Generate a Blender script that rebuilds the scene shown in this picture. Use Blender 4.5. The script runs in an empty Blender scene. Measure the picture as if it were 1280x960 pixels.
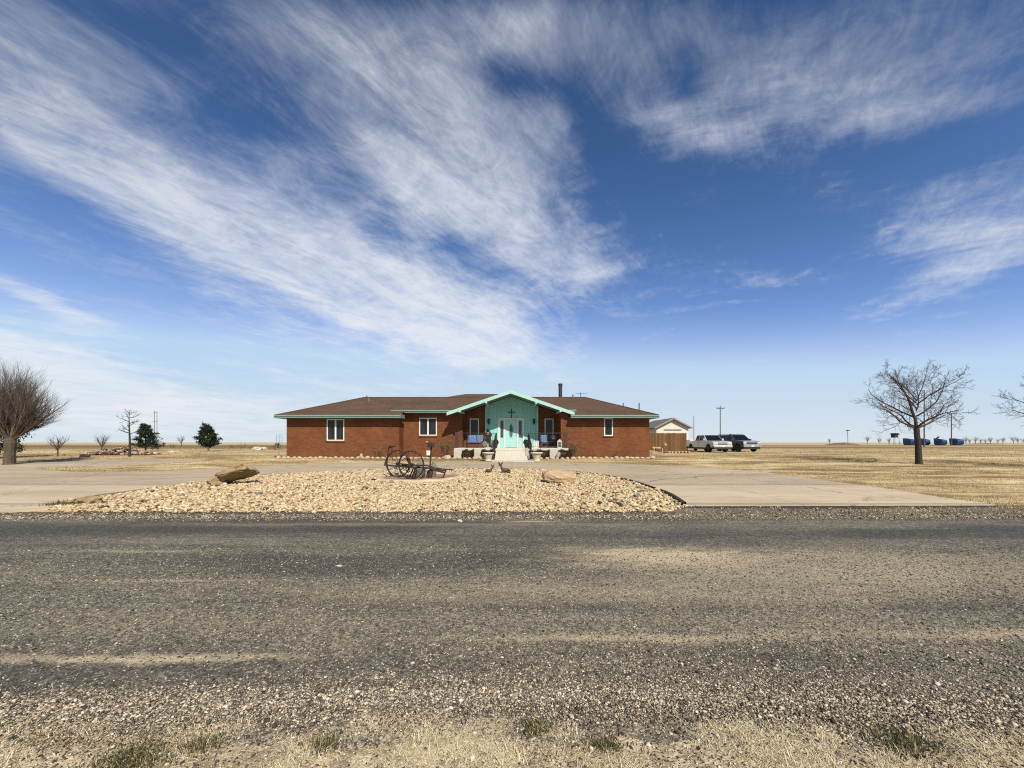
import bpy, bmesh, math, random
import numpy as np
from mathutils import Vector, Matrix, Euler
PI = math.pi
R = math.radians
scene = bpy.context.scene
C = scene.collection
rng = random.Random(7)
nrng = np.random.default_rng(11)

# ------------------------------------------------------------------ camera
CAM_H = 1.6
cam_data = bpy.data.cameras.new('camera')
cam = bpy.data.objects.new('camera', cam_data)
C.objects.link(cam)
cam.location = (0, 0, CAM_H)
cam.rotation_euler = (R(90), 0, 0)
cam_data.sensor_width = 36
cam_data.lens = 36 * 481 / 1280
cam_data.shift_y = 73 / 1280
cam_data.clip_start = 0.05
cam_data.clip_end = 9000
scene.camera = cam

# ------------------------------------------------------------------ light
SUN_DIR = Vector((-0.40, 1.0, -1.0)).normalized()      # the way the light travels
SUN_EL = math.asin(-SUN_DIR.z)
SUN_ROT = math.atan2(-SUN_DIR.x, -SUN_DIR.y)
sun_d = bpy.data.lights.new('sun', 'SUN')
sun_d.energy = 4.5
sun_d.angle = R(0.5)
sun_d.color = (1.0, 0.925, 0.79)
sun = bpy.data.objects.new('sun', sun_d)
C.objects.link(sun)
sun.rotation_euler = SUN_DIR.to_track_quat('-Z', 'Y').to_euler()
scene.view_settings.view_transform = 'Standard'
scene.view_settings.look = 'None'
scene.view_settings.gamma = 1
scene.view_settings.use_curve_mapping = False
scene.view_settings.exposure = 0.5
scene.cycles.use_denoising = False
scene.cycles.pixel_filter_type = 'BLACKMAN_HARRIS'
scene.cycles.filter_width = 1.1
scene.cycles.max_bounces = 5
scene.cycles.diffuse_bounces = 2
scene.cycles.glossy_bounces = 2
scene.cycles.transmission_bounces = 2

# ------------------------------------------------------------------ node helpers
def new(nt, typ, **kw):
    n = nt.nodes.new(typ)
    for k, v in kw.items():
        setattr(n, k, v)
    return n

def put(nt, sock, v):
    if v is None:
        return
    if isinstance(v, bpy.types.NodeSocket):
        nt.links.new(v, sock)
    else:
        if isinstance(v, (tuple, list)) and len(v) == 3 and sock.type == 'RGBA':
            v = (*v, 1)
        sock.default_value = v

def mth(nt, op, a, b=None, c=None, clamp=False):
    n = new(nt, 'ShaderNodeMath', operation=op, use_clamp=clamp)
    put(nt, n.inputs[0], a); put(nt, n.inputs[1], b); put(nt, n.inputs[2], c)
    return n.outputs[0]

def vmth(nt, op, a, b=None, out=0):
    n = new(nt, 'ShaderNodeVectorMath', operation=op)
    put(nt, n.inputs[0], a); put(nt, n.inputs[1], b)
    return n.outputs[out]

def mix(nt, f, a, b, blend='MIX'):
    n = new(nt, 'ShaderNodeMix', data_type='RGBA', blend_type=blend)
    n.clamp_factor = True
    put(nt, n.inputs[0], f); put(nt, n.inputs[6], a); put(nt, n.inputs[7], b)
    return n.outputs[2]

def rng_map(nt, v, a, b, c=0.0, d=1.0, smooth=True):
    n = new(nt, 'ShaderNodeMapRange', interpolation_type='SMOOTHSTEP' if smooth else 'LINEAR')
    put(nt, n.inputs[0], v); put(nt, n.inputs[1], a); put(nt, n.inputs[2], b)
    put(nt, n.inputs[3], c); put(nt, n.inputs[4], d)
    return n.outputs[0]

def noise(nt, vec, scale, detail=4, rough=0.55, dist=0.0, out=0):
    n = new(nt, 'ShaderNodeTexNoise')
    put(nt, n.inputs['Vector'], vec)
    n.inputs['Scale'].default_value = scale
    n.inputs['Detail'].default_value = detail
    n.inputs['Roughness'].default_value = rough
    n.inputs['Distortion'].default_value = dist
    return n.outputs[out]

def voronoi(nt, vec, scale, feature='F1', out='Color', rand=1.0):
    n = new(nt, 'ShaderNodeTexVoronoi', feature=feature)
    put(nt, n.inputs['Vector'], vec)
    n.inputs['Scale'].default_value = scale
    n.inputs['Randomness'].default_value = rand
    return n.outputs[out]

def scaled(nt, vec, s, rot=(0, 0, 0), loc=(0, 0, 0)):
    n = new(nt, 'ShaderNodeMapping', vector_type='POINT')
    put(nt, n.inputs[0], vec)
    n.inputs['Scale'].default_value = s
    n.inputs['Rotation'].default_value = rot
    n.inputs['Location'].default_value = loc
    return n.outputs[0]

def ramp(nt, f, stops, interp='LINEAR'):
    n = new(nt, 'ShaderNodeValToRGB')
    cr = n.color_ramp
    cr.interpolation = interp
    while len(cr.elements) < len(stops):
        cr.elements.new(0.5)
    for e, (p, col) in zip(cr.elements, stops):
        e.position = p
        e.color = (*col, 1)
    put(nt, n.inputs[0], f)
    return n.outputs[0]

# ------------------------------------------------------------------ sky
def build_world():
    w = bpy.data.worlds.new('World')
    scene.world = w
    w.use_nodes = True
    nt = w.node_tree
    nt.nodes.clear()
    out = new(nt, 'ShaderNodeOutputWorld')
    bg = new(nt, 'ShaderNodeBackground')
    nt.links.new(bg.outputs[0], out.inputs[0])
    sky = new(nt, 'ShaderNodeTexSky')
    sky.sky_type = 'NISHITA'
    sky.sun_disc = False
    sky.sun_elevation = SUN_EL
    sky.sun_rotation = SUN_ROT
    sky.altitude = 1000
    sky.air_density = 1.0
    sky.dust_density = 0.6
    sky.ozone_density = 2.0
    d = new(nt, 'ShaderNodeTexCoord').outputs['Generated']
    sp = new(nt, 'ShaderNodeSeparateXYZ')
    nt.links.new(d, sp.inputs[0])
    dx, dy, dz = sp.outputs
    ady = mth(nt, 'MAXIMUM', mth(nt, 'ABSOLUTE', dy), 0.05)
    a = mth(nt, 'DIVIDE', dx, ady)
    b = mth(nt, 'DIVIDE', dz, ady)
    cb = new(nt, 'ShaderNodeCombineXYZ')
    nt.links.new(a, cb.inputs[0]); nt.links.new(b, cb.inputs[1])
    ab = cb.outputs[0]
    zz = mth(nt, 'MAXIMUM', mth(nt, 'ADD', dz, 0.10), 0.05)
    u = mth(nt, 'DIVIDE', dx, zz)
    v = mth(nt, 'DIVIDE', ady, zz)
    cu = new(nt, 'ShaderNodeCombineXYZ')
    nt.links.new(u, cu.inputs[0]); nt.links.new(v, cu.inputs[1])
    uv = cu.outputs[0]
    # clouds: banks of cirrus where the sky carries them, broken up by stretched noise
    F = 481.0
    banks = [(40, 90, 240, 120, 25, .62), (140, 215, 270, 62, 27, .75), (380, 325, 270, 62, 22, .98), (540, 395, 150, 40, 18, .95),
             (470, 110, 170, 85, 35, .54), (330, 30, 250, 50, 20, .42), (690, 300, 110, 60, 25, .50), (600, 190, 160, 75, 30, .50),
             (740, 50, 230, 75, 5, .60), (1010, 140, 230, 50, -8, .64), (1160, 50, 240, 85, -15, .64), (870, 165, 90, 30, 20, .45),
             (1230, 265, 150, 50, -8, .66), (1205, 340, 110, 34, -20, .60), (1110, 390, 90, 16, -14, .42), (985, 342, 45, 9, 8, .40),
             (40, 370, 90, 18, 22, 1.0), (20, 440, 150, 34, 10, 1.25), (150, 505, 330, 42, 3, 1.05), (330, 420, 330, 40, 18, .22),
             (620, 20, 130, 40, 0, .4), (250, 120, 300, 60, 28, .3),
             (560, 265, 150, 60, 22, .30), (420, 210, 200, 60, 28, .25), (740, 330, 60, 22, -15, .35), (620, 370, 120, 25, 5, .3), (1050, 240, 120, 25, 10, .2),
             (190, 35, 110, 22, 25, -.35), (330, 160, 90, 24, 22, -.35), (640, 95, 50, 24, 30, -.40), (745, 185, 80, 35, 40, -.40), (690, 160, 80, 32, 30, .45), (610, 60, 120, 40, 10, .25), (160, 140, 60, 14, 25, -.2),
             (860, 110, 50, 30, 60, -.3), (1220, 165, 110, 20, -14, -.45), (60, 270, 120, 18, 20, -.3)]
    # large-scale warp so that no bank keeps the outline of an ellipse
    wn = noise(nt, scaled(nt, uv, (1.0, 0.6, 1)), 1.6, 5, 0.6, out=1)
    wv = vmth(nt, 'SUBTRACT', wn, (0.5, 0.5, 0.5))
    abw = vmth(nt, 'ADD', ab, vmth(nt, 'MULTIPLY', wv, (0.34, 0.22, 0)))
    cov = None
    for (cx, cy, rx, ry, ang, amp) in banks:
        m = new(nt, 'ShaderNodeMapping', vector_type='TEXTURE')
        nt.links.new(abw, m.inputs[0])
        m.inputs['Location'].default_value = ((cx - 640) / F, (553 - cy) / F, 0)
        m.inputs['Rotation'].default_value = (0, 0, R(-ang))
        m.inputs['Scale'].default_value = (rx / F, ry / F, 1)
        q = vmth(nt, 'DOT_PRODUCT', m.outputs[0], m.outputs[0], out=1)
        g = mth(nt, 'MULTIPLY', mth(nt, 'POWER', 2.718, mth(nt, 'MULTIPLY', q, -1.0)), amp)
        cov = g if cov is None else mth(nt, 'ADD', cov, g)
    cov = mth(nt, 'MINIMUM', cov, 1.05)
    # two directions of streaks, left and right of the view
    def streak(ang, sx, sy, sc, det, rough, dist, loc):
        m = scaled(nt, scaled(nt, uv, (1, 1, 1), (0, 0, R(ang)), loc), (sx, sy, 1))
        return noise(nt, m, sc, det, rough, dist)
    sl = streak(-58, 0.55, 1.35, 2.6, 10, 0.66, 0.9, (0, 0, 0))
    sr = streak(20, 0.55, 1.35, 2.6, 10, 0.66, 0.9, (4, 7, 0))
    side = rng_map(nt, a, -0.1, 0.6)
    st = mth(nt, 'ADD', mth(nt, 'MULTIPLY', sl, mth(nt, 'SUBTRACT', 1, side)), mth(nt, 'MULTIPLY', sr, side))
    fl = streak(-50, 0.45, 1.6, 11.0, 10, 0.72, 1.4, (2, 3, 0))
    fine = noise(nt, uv, 5.5, 12, 0.74, 0.8)
    puff = noise(nt, uv, 1.5, 5, 0.6, 0.5)
    dn = mth(nt, 'ADD', cov, mth(nt, 'MULTIPLY', mth(nt, 'SUBTRACT', st, 0.5), 1.5))
    dn = mth(nt, 'ADD', dn, mth(nt, 'MULTIPLY', mth(nt, 'SUBTRACT', fine, 0.5), 1.0))
    dn = mth(nt, 'ADD', dn, mth(nt, 'MULTIPLY', mth(nt, 'SUBTRACT', fl, 0.5), 0.6))
    dn = mth(nt, 'ADD', dn, mth(nt, 'MULTIPLY', mth(nt, 'SUBTRACT', puff, 0.5), 1.15))
    dens = rng_map(nt, dn, 0.10, 1.42, 0, 1)
    # the clear sky, a deeper blue than the node gives on its own
    gm = new(nt, 'ShaderNodeGamma')
    nt.links.new(sky.outputs[0], gm.inputs[0])
    gm.inputs[1].default_value = SKY_GAMMA
    skc = mix(nt, 1.0, gm.outputs[0], SKY_TINT, 'MULTIPLY')
    # keep the blue clean: red and blue follow the green as they do in a dry prairie sky
    sg = new(nt, 'ShaderNodeSeparateColor'); nt.links.new(skc, sg.inputs[0])
    g0 = mth(nt, 'MULTIPLY', mth(nt, 'MINIMUM', sg.outputs[1], 6.5), 0.1)
    red = mth(nt, 'MULTIPLY', g0, mth(nt, 'MINIMUM', mth(nt, 'ADD', 0.34, mth(nt, 'MULTIPLY', g0, 0.66)), 0.69))
    blu = mth(nt, 'MULTIPLY', g0, mth(nt, 'SUBTRACT', 2.74, mth(nt, 'MULTIPLY', g0, 2.1)))
    cc = new(nt, 'ShaderNodeCombineColor')
    for i_, v_ in enumerate((red, g0, blu)): nt.links.new(mth(nt, 'MULTIPLY', v_, 10.0), cc.inputs[i_])
    skc = cc.outputs[0]
    skc = mix(nt, mth(nt, 'POWER', rng_map(nt, b, 0.36, 0.0, 0, 1, False), 1.7), skc, (6.9, 7.7, 8.2))
    # clouds are thicker and whiter low down, thin and greyer overhead
    ccol = ramp(nt, b, [(0.0, (8.2, 8.6, 8.9)), (0.30, (8.0, 8.4, 9.0)), (0.62, (5.9, 6.4, 7.6)), (1.0, (3.7, 4.1, 5.2))])
    ccol = mix(nt, mth(nt, 'MULTIPLY', rng_map(nt, dn, 0.7, 1.5), 0.55), ccol, (8.2, 8.5, 8.9))
    fin = mix(nt, mth(nt, 'MULTIPLY', dens, 0.93), skc, ccol)
    nt.links.new(fin, bg.inputs[0])
    bg.inputs[1].default_value = 0.0707
SKY_GAMMA = 1.55
SKY_TINT = (0.71, 0.71, 0.71)
build_world()

# ------------------------------------------------------------------ terrain profile
KN_Y = [-60, 8.5, 19.5, 24.5, 28.0, 45.0, 120.0, 400.0, 6000.0]
KN_Z = [0.0, 0.0, 0.22, 0.34, 0.50, 0.62, 0.76, 0.85, 0.95]
def zg(y):
    return float(np.interp(y, KN_Y, KN_Z))
def gp(px, py, it=40):
    """Where a sight line of the photograph (1280 wide) meets the sloping ground."""
    y = 15.0
    for _ in range(it):
        y = 0.5 * y + 0.5 * (CAM_H - zg(y)) * 481 / (py - 553)
    return ((px - 640) / 481 * y, y)

# ------------------------------------------------------------------ object helpers
def tag(o, label=None, cat=None, group=None, kind=None):
    if label: o['label'] = label
    if cat: o['category'] = cat
    if group: o['group'] = group
    if kind: o['kind'] = kind
    return o

def empty(name, loc, rz=0.0, label=None, cat=None, group=None):
    o = bpy.data.objects.new(name, None)
    o.empty_display_size = 0.2
    C.objects.link(o)
    o.location = loc
    o.rotation_euler = (0, 0, rz)
    return tag(o, label, cat, group)

def copy_tree(o, parent=None):
    c = o.copy()
    C.objects.link(c)
    c.parent = parent
    for ch in list(o.children):
        copy_tree(ch, c)
    return c

class MB:
    """Collects verts and faces, then links them as one mesh object."""
    def __init__(self):
        self.v = []; self.f = []
    def add(self, vs, fs):
        n = len(self.v)
        self.v += [tuple(p) for p in vs]
        self.f += [tuple(i + n for i in f) for f in fs]
        return self
    def box(self, x0, x1, y0, y1, z0, z1, t=1.0, M=None):
        cx, cy = (x0 + x1) / 2, (y0 + y1) / 2
        vs = [(x0, y0, z0), (x1, y0, z0), (x1, y1, z0), (x0, y1, z0)]
        vs += [(cx + (x - cx) * t, cy + (y - cy) * t, z1) for x, y, _ in vs]
        if M is not None:
            vs = [tuple(M @ Vector(p)) for p in vs]
        return self.add(vs, [(0, 3, 2, 1), (4, 5, 6, 7), (0, 1, 5, 4), (1, 2, 6, 5), (2, 3, 7, 6), (3, 0, 4, 7)])
    def quad(self, a, b, c, d):
        return self.add([a, b, c, d], [(0, 1, 2, 3)])
    def poly(self, pts):
        return self.add(pts, [tuple(range(len(pts)))])
    def tube(self, pts, rad, n=6, cap=True):
        pts = [Vector(p) for p in pts]
        if not isinstance(rad, (list, tuple)):
            rad = [rad] * len(pts)
        base = len(self.v)
        up = None
        for i, p in enumerate(pts):
            if i == 0: t = pts[1] - p
            elif i == len(pts) - 1: t = p - pts[-2]
            else: t = pts[i + 1] - pts[i - 1]
            t.normalize()
            if up is None:
                up = Vector((0, 0, 1)) if abs(t.z) < 0.9 else Vector((1, 0, 0))
            s = t.cross(up)
            if s.length < 1e-5:
                s = t.cross(Vector((0.3, 0.8, 0.5)))
            s.normalize()
            up = s.cross(t).normalized()
            for k in range(n):
                a = 2 * PI * k / n
                q = p + (s * math.cos(a) + up * math.sin(a)) * rad[i]
                self.v.append((q.x, q.y, q.z))
        for i in range(len(pts) - 1):
            for k in range(n):
                a = base + i * n + k; b = base + i * n + (k + 1) % n
                self.f.append((a, b, b + n, a + n))
        if cap:
            self.f.append(tuple(base + k for k in reversed(range(n))))
            e = base + (len(pts) - 1) * n
            self.f.append(tuple(e + k for k in range(n)))
        return self
    def ring(self, c, r, axis, tr, n=28, m=6, flat=1.0):
        """A torus: centre, radius, axis, tube radius; flat widens the tube along the axis."""
        c = Vector(c); ax = Vector(axis).normalized()
        s = ax.orthogonal().normalized(); t = ax.cross(s)
        base = len(self.v)
        for i in range(n):
            a = 2 * PI * i / n
            d = s * math.cos(a) + t * math.sin(a)
            for k in range(m):
                b = 2 * PI * k / m
                q = c + d * (r + tr * math.cos(b)) + ax * (tr * flat * math.sin(b))
                self.v.append(tuple(q))
        for i in range(n):
            for k in range(m):
                a = base + i * m + k; b = base + i * m + (k + 1) % m
                c2 = base + ((i + 1) % n) * m + (k + 1) % m; d2 = base + ((i + 1) % n) * m + k
                self.f.append((a, d2, c2, b))
        return self
    def lathe(self, prof, c=(0, 0, 0), n=20, axis='z', cap=True):
        base = len(self.v)
        for (r, h) in prof:
            for k in range(n):
                a = 2 * PI * k / n
                x, y = r * math.cos(a), r * math.sin(a)
                if axis == 'z': p = (x, y, h)
                elif axis == 'x': p = (h, x, y)
                else: p = (x, -h, y)
                self.v.append((p[0] + c[0], p[1] + c[1], p[2] + c[2]))
        for i in range(len(prof) - 1):
            for k in range(n):
                a = base + i * n + k; b = base + i * n + (k + 1) % n
                self.f.append((a, b, b + n, a + n))
        if cap:
            self.f.append(tuple(base + k for k in reversed(range(n))))
            e = base + (len(prof) - 1) * n
            self.f.append(tuple(e + k for k in range(n)))
        return self
    def prism(self, pts, d, axis='y'):
        """An outline extruded from d[0] to d[1] along an axis; the outline gives the other two coordinates."""
        n = len(pts)
        def P(p, k):
            if axis == 'y': return (p[0], d[k], p[1])
            if axis == 'x': return (d[k], p[0], p[1])
            return (p[0], p[1], d[k])
        vs = [P(p, 0) for p in pts] + [P(p, 1) for p in pts]
        fs = [tuple(range(n)), tuple(reversed(range(n, 2 * n)))]
        fs += [(i, i + n, (i + 1) % n + n, (i + 1) % n) for i in range(n)]
        return self.add(vs, fs)
    def blob(self, c, r, sub=2, jag=0.15, seed=0, rot=None, freq=2.0):
        bm = bmesh.new()
        bmesh.ops.create_icosphere(bm, subdivisions=sub, radius=1.0)
        from mathutils import noise as mn
        vs = []
        off = Vector((seed * 3.7, seed * 1.3, seed * 2.1))
        for v in bm.verts:
            k = 1 + jag * (mn.noise(v.co * freq + off) * 1.6 + 0.5 * mn.noise(v.co * freq * 2.3 + off))
            p = Vector((v.co.x * r[0], v.co.y * r[1], v.co.z * r[2])) * k
            if rot is not None: p = rot @ p
            vs.append((p.x + c[0], p.y + c[1], p.z + c[2]))
        bm.verts.index_update()
        fs = [tuple(v.index for v in f.verts) for f in bm.faces]
        bm.free()
        return self.add(vs, fs)
    def build(self, name, mat, parent=None, smooth=False, bevel=0.0, loc=None, segs=2):
        me = bpy.data.meshes.new(name)
        me.from_pydata(self.v, [], self.f)
        bm = bmesh.new(); bm.from_mesh(me)
        bmesh.ops.recalc_face_normals(bm, faces=bm.faces)
        bm.to_mesh(me); bm.free()
        me.materials.append(mat)
        o = bpy.data.objects.new(name, me)
        C.objects.link(o)
        if parent: o.parent = parent
        if loc: o.location = loc
        if bevel:
            md = o.modifiers.new('bevel', 'BEVEL')
            md.width = bevel; md.segments = segs; md.limit_method = 'ANGLE'; md.angle_limit = R(35)
        if smooth:
            for p in me.polygons: p.use_smooth = True
            if not bevel:
                pass
        return o

def np_mesh(name, V, F, mat, parent=None):
    """A mesh out of numpy arrays: V (n,3), F (m,k)."""
    me = bpy.data.meshes.new(name)
    k = F.shape[1]
    me.vertices.add(len(V)); me.vertices.foreach_set('co', V.astype(np.float32).ravel())
    me.loops.add(F.size); me.loops.foreach_set('vertex_index', F.astype(np.int32).ravel())
    me.polygons.add(len(F))
    me.polygons.foreach_set('loop_start', np.arange(0, F.size, k, dtype=np.int32))
    me.update(calc_edges=True)
    me.validate()
    me.materials.append(mat)
    o = bpy.data.objects.new(name, me)
    C.objects.link(o)
    if parent: o.parent = parent
    return o

# ------------------------------------------------------------------ materials
MATS = {}
def mat(name, col, rough=0.6, var=0.0, vscale=8.0, bump=0.0, bscale=40.0, metal=0.0, stretch=(1, 1, 1), col2=None, spec=None, vdetail=5):
    if name in MATS: return MATS[name]
    m = bpy.data.materials.new(name); MATS[name] = m
    m.use_nodes = True
    nt = m.node_tree
    b = nt.nodes['Principled BSDF']
    b.inputs['Roughness'].default_value = rough
    b.inputs['Metallic'].default_value = metal
    if spec is not None: b.inputs['Specular IOR Level'].default_value = spec
    tc = new(nt, 'ShaderNodeTexCoord').outputs['Object']
    vec = scaled(nt, tc, stretch)
    if var or col2:
        f = noise(nt, vec, vscale, vdetail, 0.6)
        c2 = col2 or tuple(max(0, c * (1 - var)) for c in col)
        c1 = col if col2 else tuple(min(1, c * (1 + var)) for c in col)
        put(nt, b.inputs['Base Color'], ramp(nt, f, [(0.32, c2), (0.68, c1)]))
    else:
        b.inputs['Base Color'].default_value = (*col, 1)
    if bump:
        bn = new(nt, 'ShaderNodeBump')
        bn.inputs['Strength'].default_value = bump
        bn.inputs['Distance'].default_value = 0.02
        put(nt, bn.inputs['Height'], noise(nt, vec, bscale, 4, 0.6))
        nt.links.new(bn.outputs[0], b.inputs['Normal'])
    return m

def island_mat(name, stops, rough=0.9, interp='LINEAR', var=0.12, vs=30, translucent=0.0):
    """One colour per loose piece of the mesh, drawn from a ramp."""
    m = bpy.data.materials.new(name); MATS[name] = m
    m.use_nodes = True
    nt = m.node_tree
    b = nt.nodes['Principled BSDF']
    b.inputs['Roughness'].default_value = rough
    b.inputs['Specular IOR Level'].default_value = 0.2
    g = new(nt, 'ShaderNodeNewGeometry')
    c = ramp(nt, g.outputs['Random Per Island'], stops, interp)
    if var:
        tc = new(nt, 'ShaderNodeTexCoord').outputs['Object']
        f = noise(nt, tc, vs, 3, 0.6)
        hv = new(nt, 'ShaderNodeHueSaturation')
        put(nt, hv.inputs['Value'], rng_map(nt, f, 0.3, 0.7, 1 - var, 1 + var))
        put(nt, hv.inputs['Color'], c)
        c = hv.outputs[0]
    put(nt, b.inputs['Base Color'], c)
    if translucent:
        out = nt.nodes['Material Output']
        tr = new(nt, 'ShaderNodeBsdfTranslucent')
        put(nt, tr.inputs[0], c)
        mx = new(nt, 'ShaderNodeMixShader')
        mx.inputs[0].default_value = translucent
        nt.links.new(b.outputs[0], mx.inputs[1]); nt.links.new(tr.outputs[0], mx.inputs[2])
        nt.links.new(mx.outputs[0], out.inputs[0])
    return m

def mat_ground():
    m = bpy.data.materials.new('dry_prairie'); m.use_nodes = True
    nt = m.node_tree; b = nt.nodes['Principled BSDF']
    b.inputs['Roughness'].default_value = 0.95; b.inputs['Specular IOR Level'].default_value = 0.1
    P = new(nt, 'ShaderNodeNewGeometry').outputs['Position']
    sp = new(nt, 'ShaderNodeSeparateXYZ'); nt.links.new(P, sp.inputs[0])
    X, Y, Z = sp.outputs
    straw = (0.66, 0.50, 0.26); pale = (0.76, 0.61, 0.35); brown = (0.30, 0.205, 0.10); olive = (0.36, 0.285, 0.12)
    big = noise(nt, scaled(nt, P, (0.16, 0.55, 1)), 1.0, 6, 0.62, 0.6)
    mid = noise(nt, scaled(nt, P, (0.55, 1.7, 1), (0, 0, 0.08)), 1.0, 7, 0.66, 0.5)
    fin = noise(nt, scaled(nt, P, (1, 1.4, 1)), 7.0, 6, 0.7)
    gr = noise(nt, P, 34.0, 3, 0.7)
    c = mix(nt, rng_map(nt, mid, 0.36, 0.62), brown, straw)
    c = mix(nt, rng_map(nt, big, 0.48, 0.66), c, pale)
    c = mix(nt, mth(nt, 'MULTIPLY', rng_map(nt, big, 0.50, 0.39), 0.9), c, (0.235, 0.155, 0.075))
    c = mix(nt, mth(nt, 'MULTIPLY', rng_map(nt, fin, 0.42, 0.30), 0.65), c, (0.19, 0.125, 0.06))
    c = mix(nt, mth(nt, 'MULTIPLY', rng_map(nt, fin, 0.60, 0.72), 0.5), c, (0.68, 0.55, 0.33))
    c = mix(nt, mth(nt, 'MULTIPLY', rng_map(nt, noise(nt, P, 0.45, 4, 0.6), 0.58, 0.72), 0.5), c, olive)
    hv = new(nt, 'ShaderNodeHueSaturation')
    put(nt, hv.inputs['Value'], rng_map(nt, gr, 0.25, 0.75, 0.72, 1.28)); put(nt, hv.inputs['Color'], c)
    c = hv.outputs[0]
    # the far fields: bands of stubble, turned soil and pale grass
    far = noise(nt, scaled(nt, P, (0.004, 0.035, 1)), 1.0, 4, 0.55)
    fc = ramp(nt, far, [(0.36, (0.20, 0.145, 0.075)), (0.44, (0.36, 0.275, 0.13)), (0.54, (0.50, 0.385, 0.20)), (0.66, (0.60, 0.49, 0.28))])
    fc = mix(nt, mth(nt, 'MULTIPLY', rng_map(nt, noise(nt, scaled(nt, P, (0.05, 0.2, 1)), 1.0, 4, 0.6), 0.55, 0.42), 0.45), fc, (0.21, 0.155, 0.08))
    c = mix(nt, rng_map(nt, Y, 38, 70), c, fc)
    # a tilled brown strip on the left, and a pale field beyond it
    bandl = mth(nt, 'MULTIPLY', rng_map(nt, X, -10, -30), mth(nt, 'MULTIPLY', rng_map(nt, Y, 52, 62), rng_map(nt, Y, 130, 118)))
    c = mix(nt, mth(nt, 'MULTIPLY', bandl, 0.75), c, (0.22, 0.15, 0.085))
    c = mix(nt, mth(nt, 'MULTIPLY', rng_map(nt, Y, 125, 160), 0.7), c, (0.62, 0.50, 0.29))
    # bare dirt with straw close to the camera
    nearc = mix(nt, rng_map(nt, noise(nt, P, 9, 6, 0.7), 0.4, 0.62), (0.34, 0.255, 0.16), (0.66, 0.53, 0.34))
    nearc = mix(nt, mth(nt, 'MULTIPLY', rng_map(nt, noise(nt, P, 60, 3, 0.6), 0.48, 0.66), 0.5), nearc, (0.80, 0.69, 0.50))
    c = mix(nt, rng_map(nt, Y, 7.5, 6.5), c, nearc)
    put(nt, b.inputs['Base Color'], c)
    bn = new(nt, 'ShaderNodeBump'); bn.inputs['Strength'].default_value = 0.7; bn.inputs['Distance'].default_value = 0.06
    put(nt, bn.inputs['Height'], mth(nt, 'ADD', fin, mth(nt, 'MULTIPLY', gr, 0.5)))
    nt.links.new(bn.outputs[0], b.inputs['Normal'])
    return m

def stone_mix(nt, P, scale, dark, midc, light, lo, hi):
    """Chips of stone set in tar: every cell its own tone; lo/hi steer how many are pale."""
    vc = voronoi(nt, P, scale)
    s = new(nt, 'ShaderNodeSeparateColor'); nt.links.new(vc, s.inputs[0])
    r = s.outputs[0]
    c = mix(nt, rng_map(nt, r, 0.15, 0.6), dark, midc)
    return mix(nt, rng_map(nt, mth(nt, 'ADD', r, lo), 0.70, 1.0), c, light), s.outputs[1]

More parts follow.
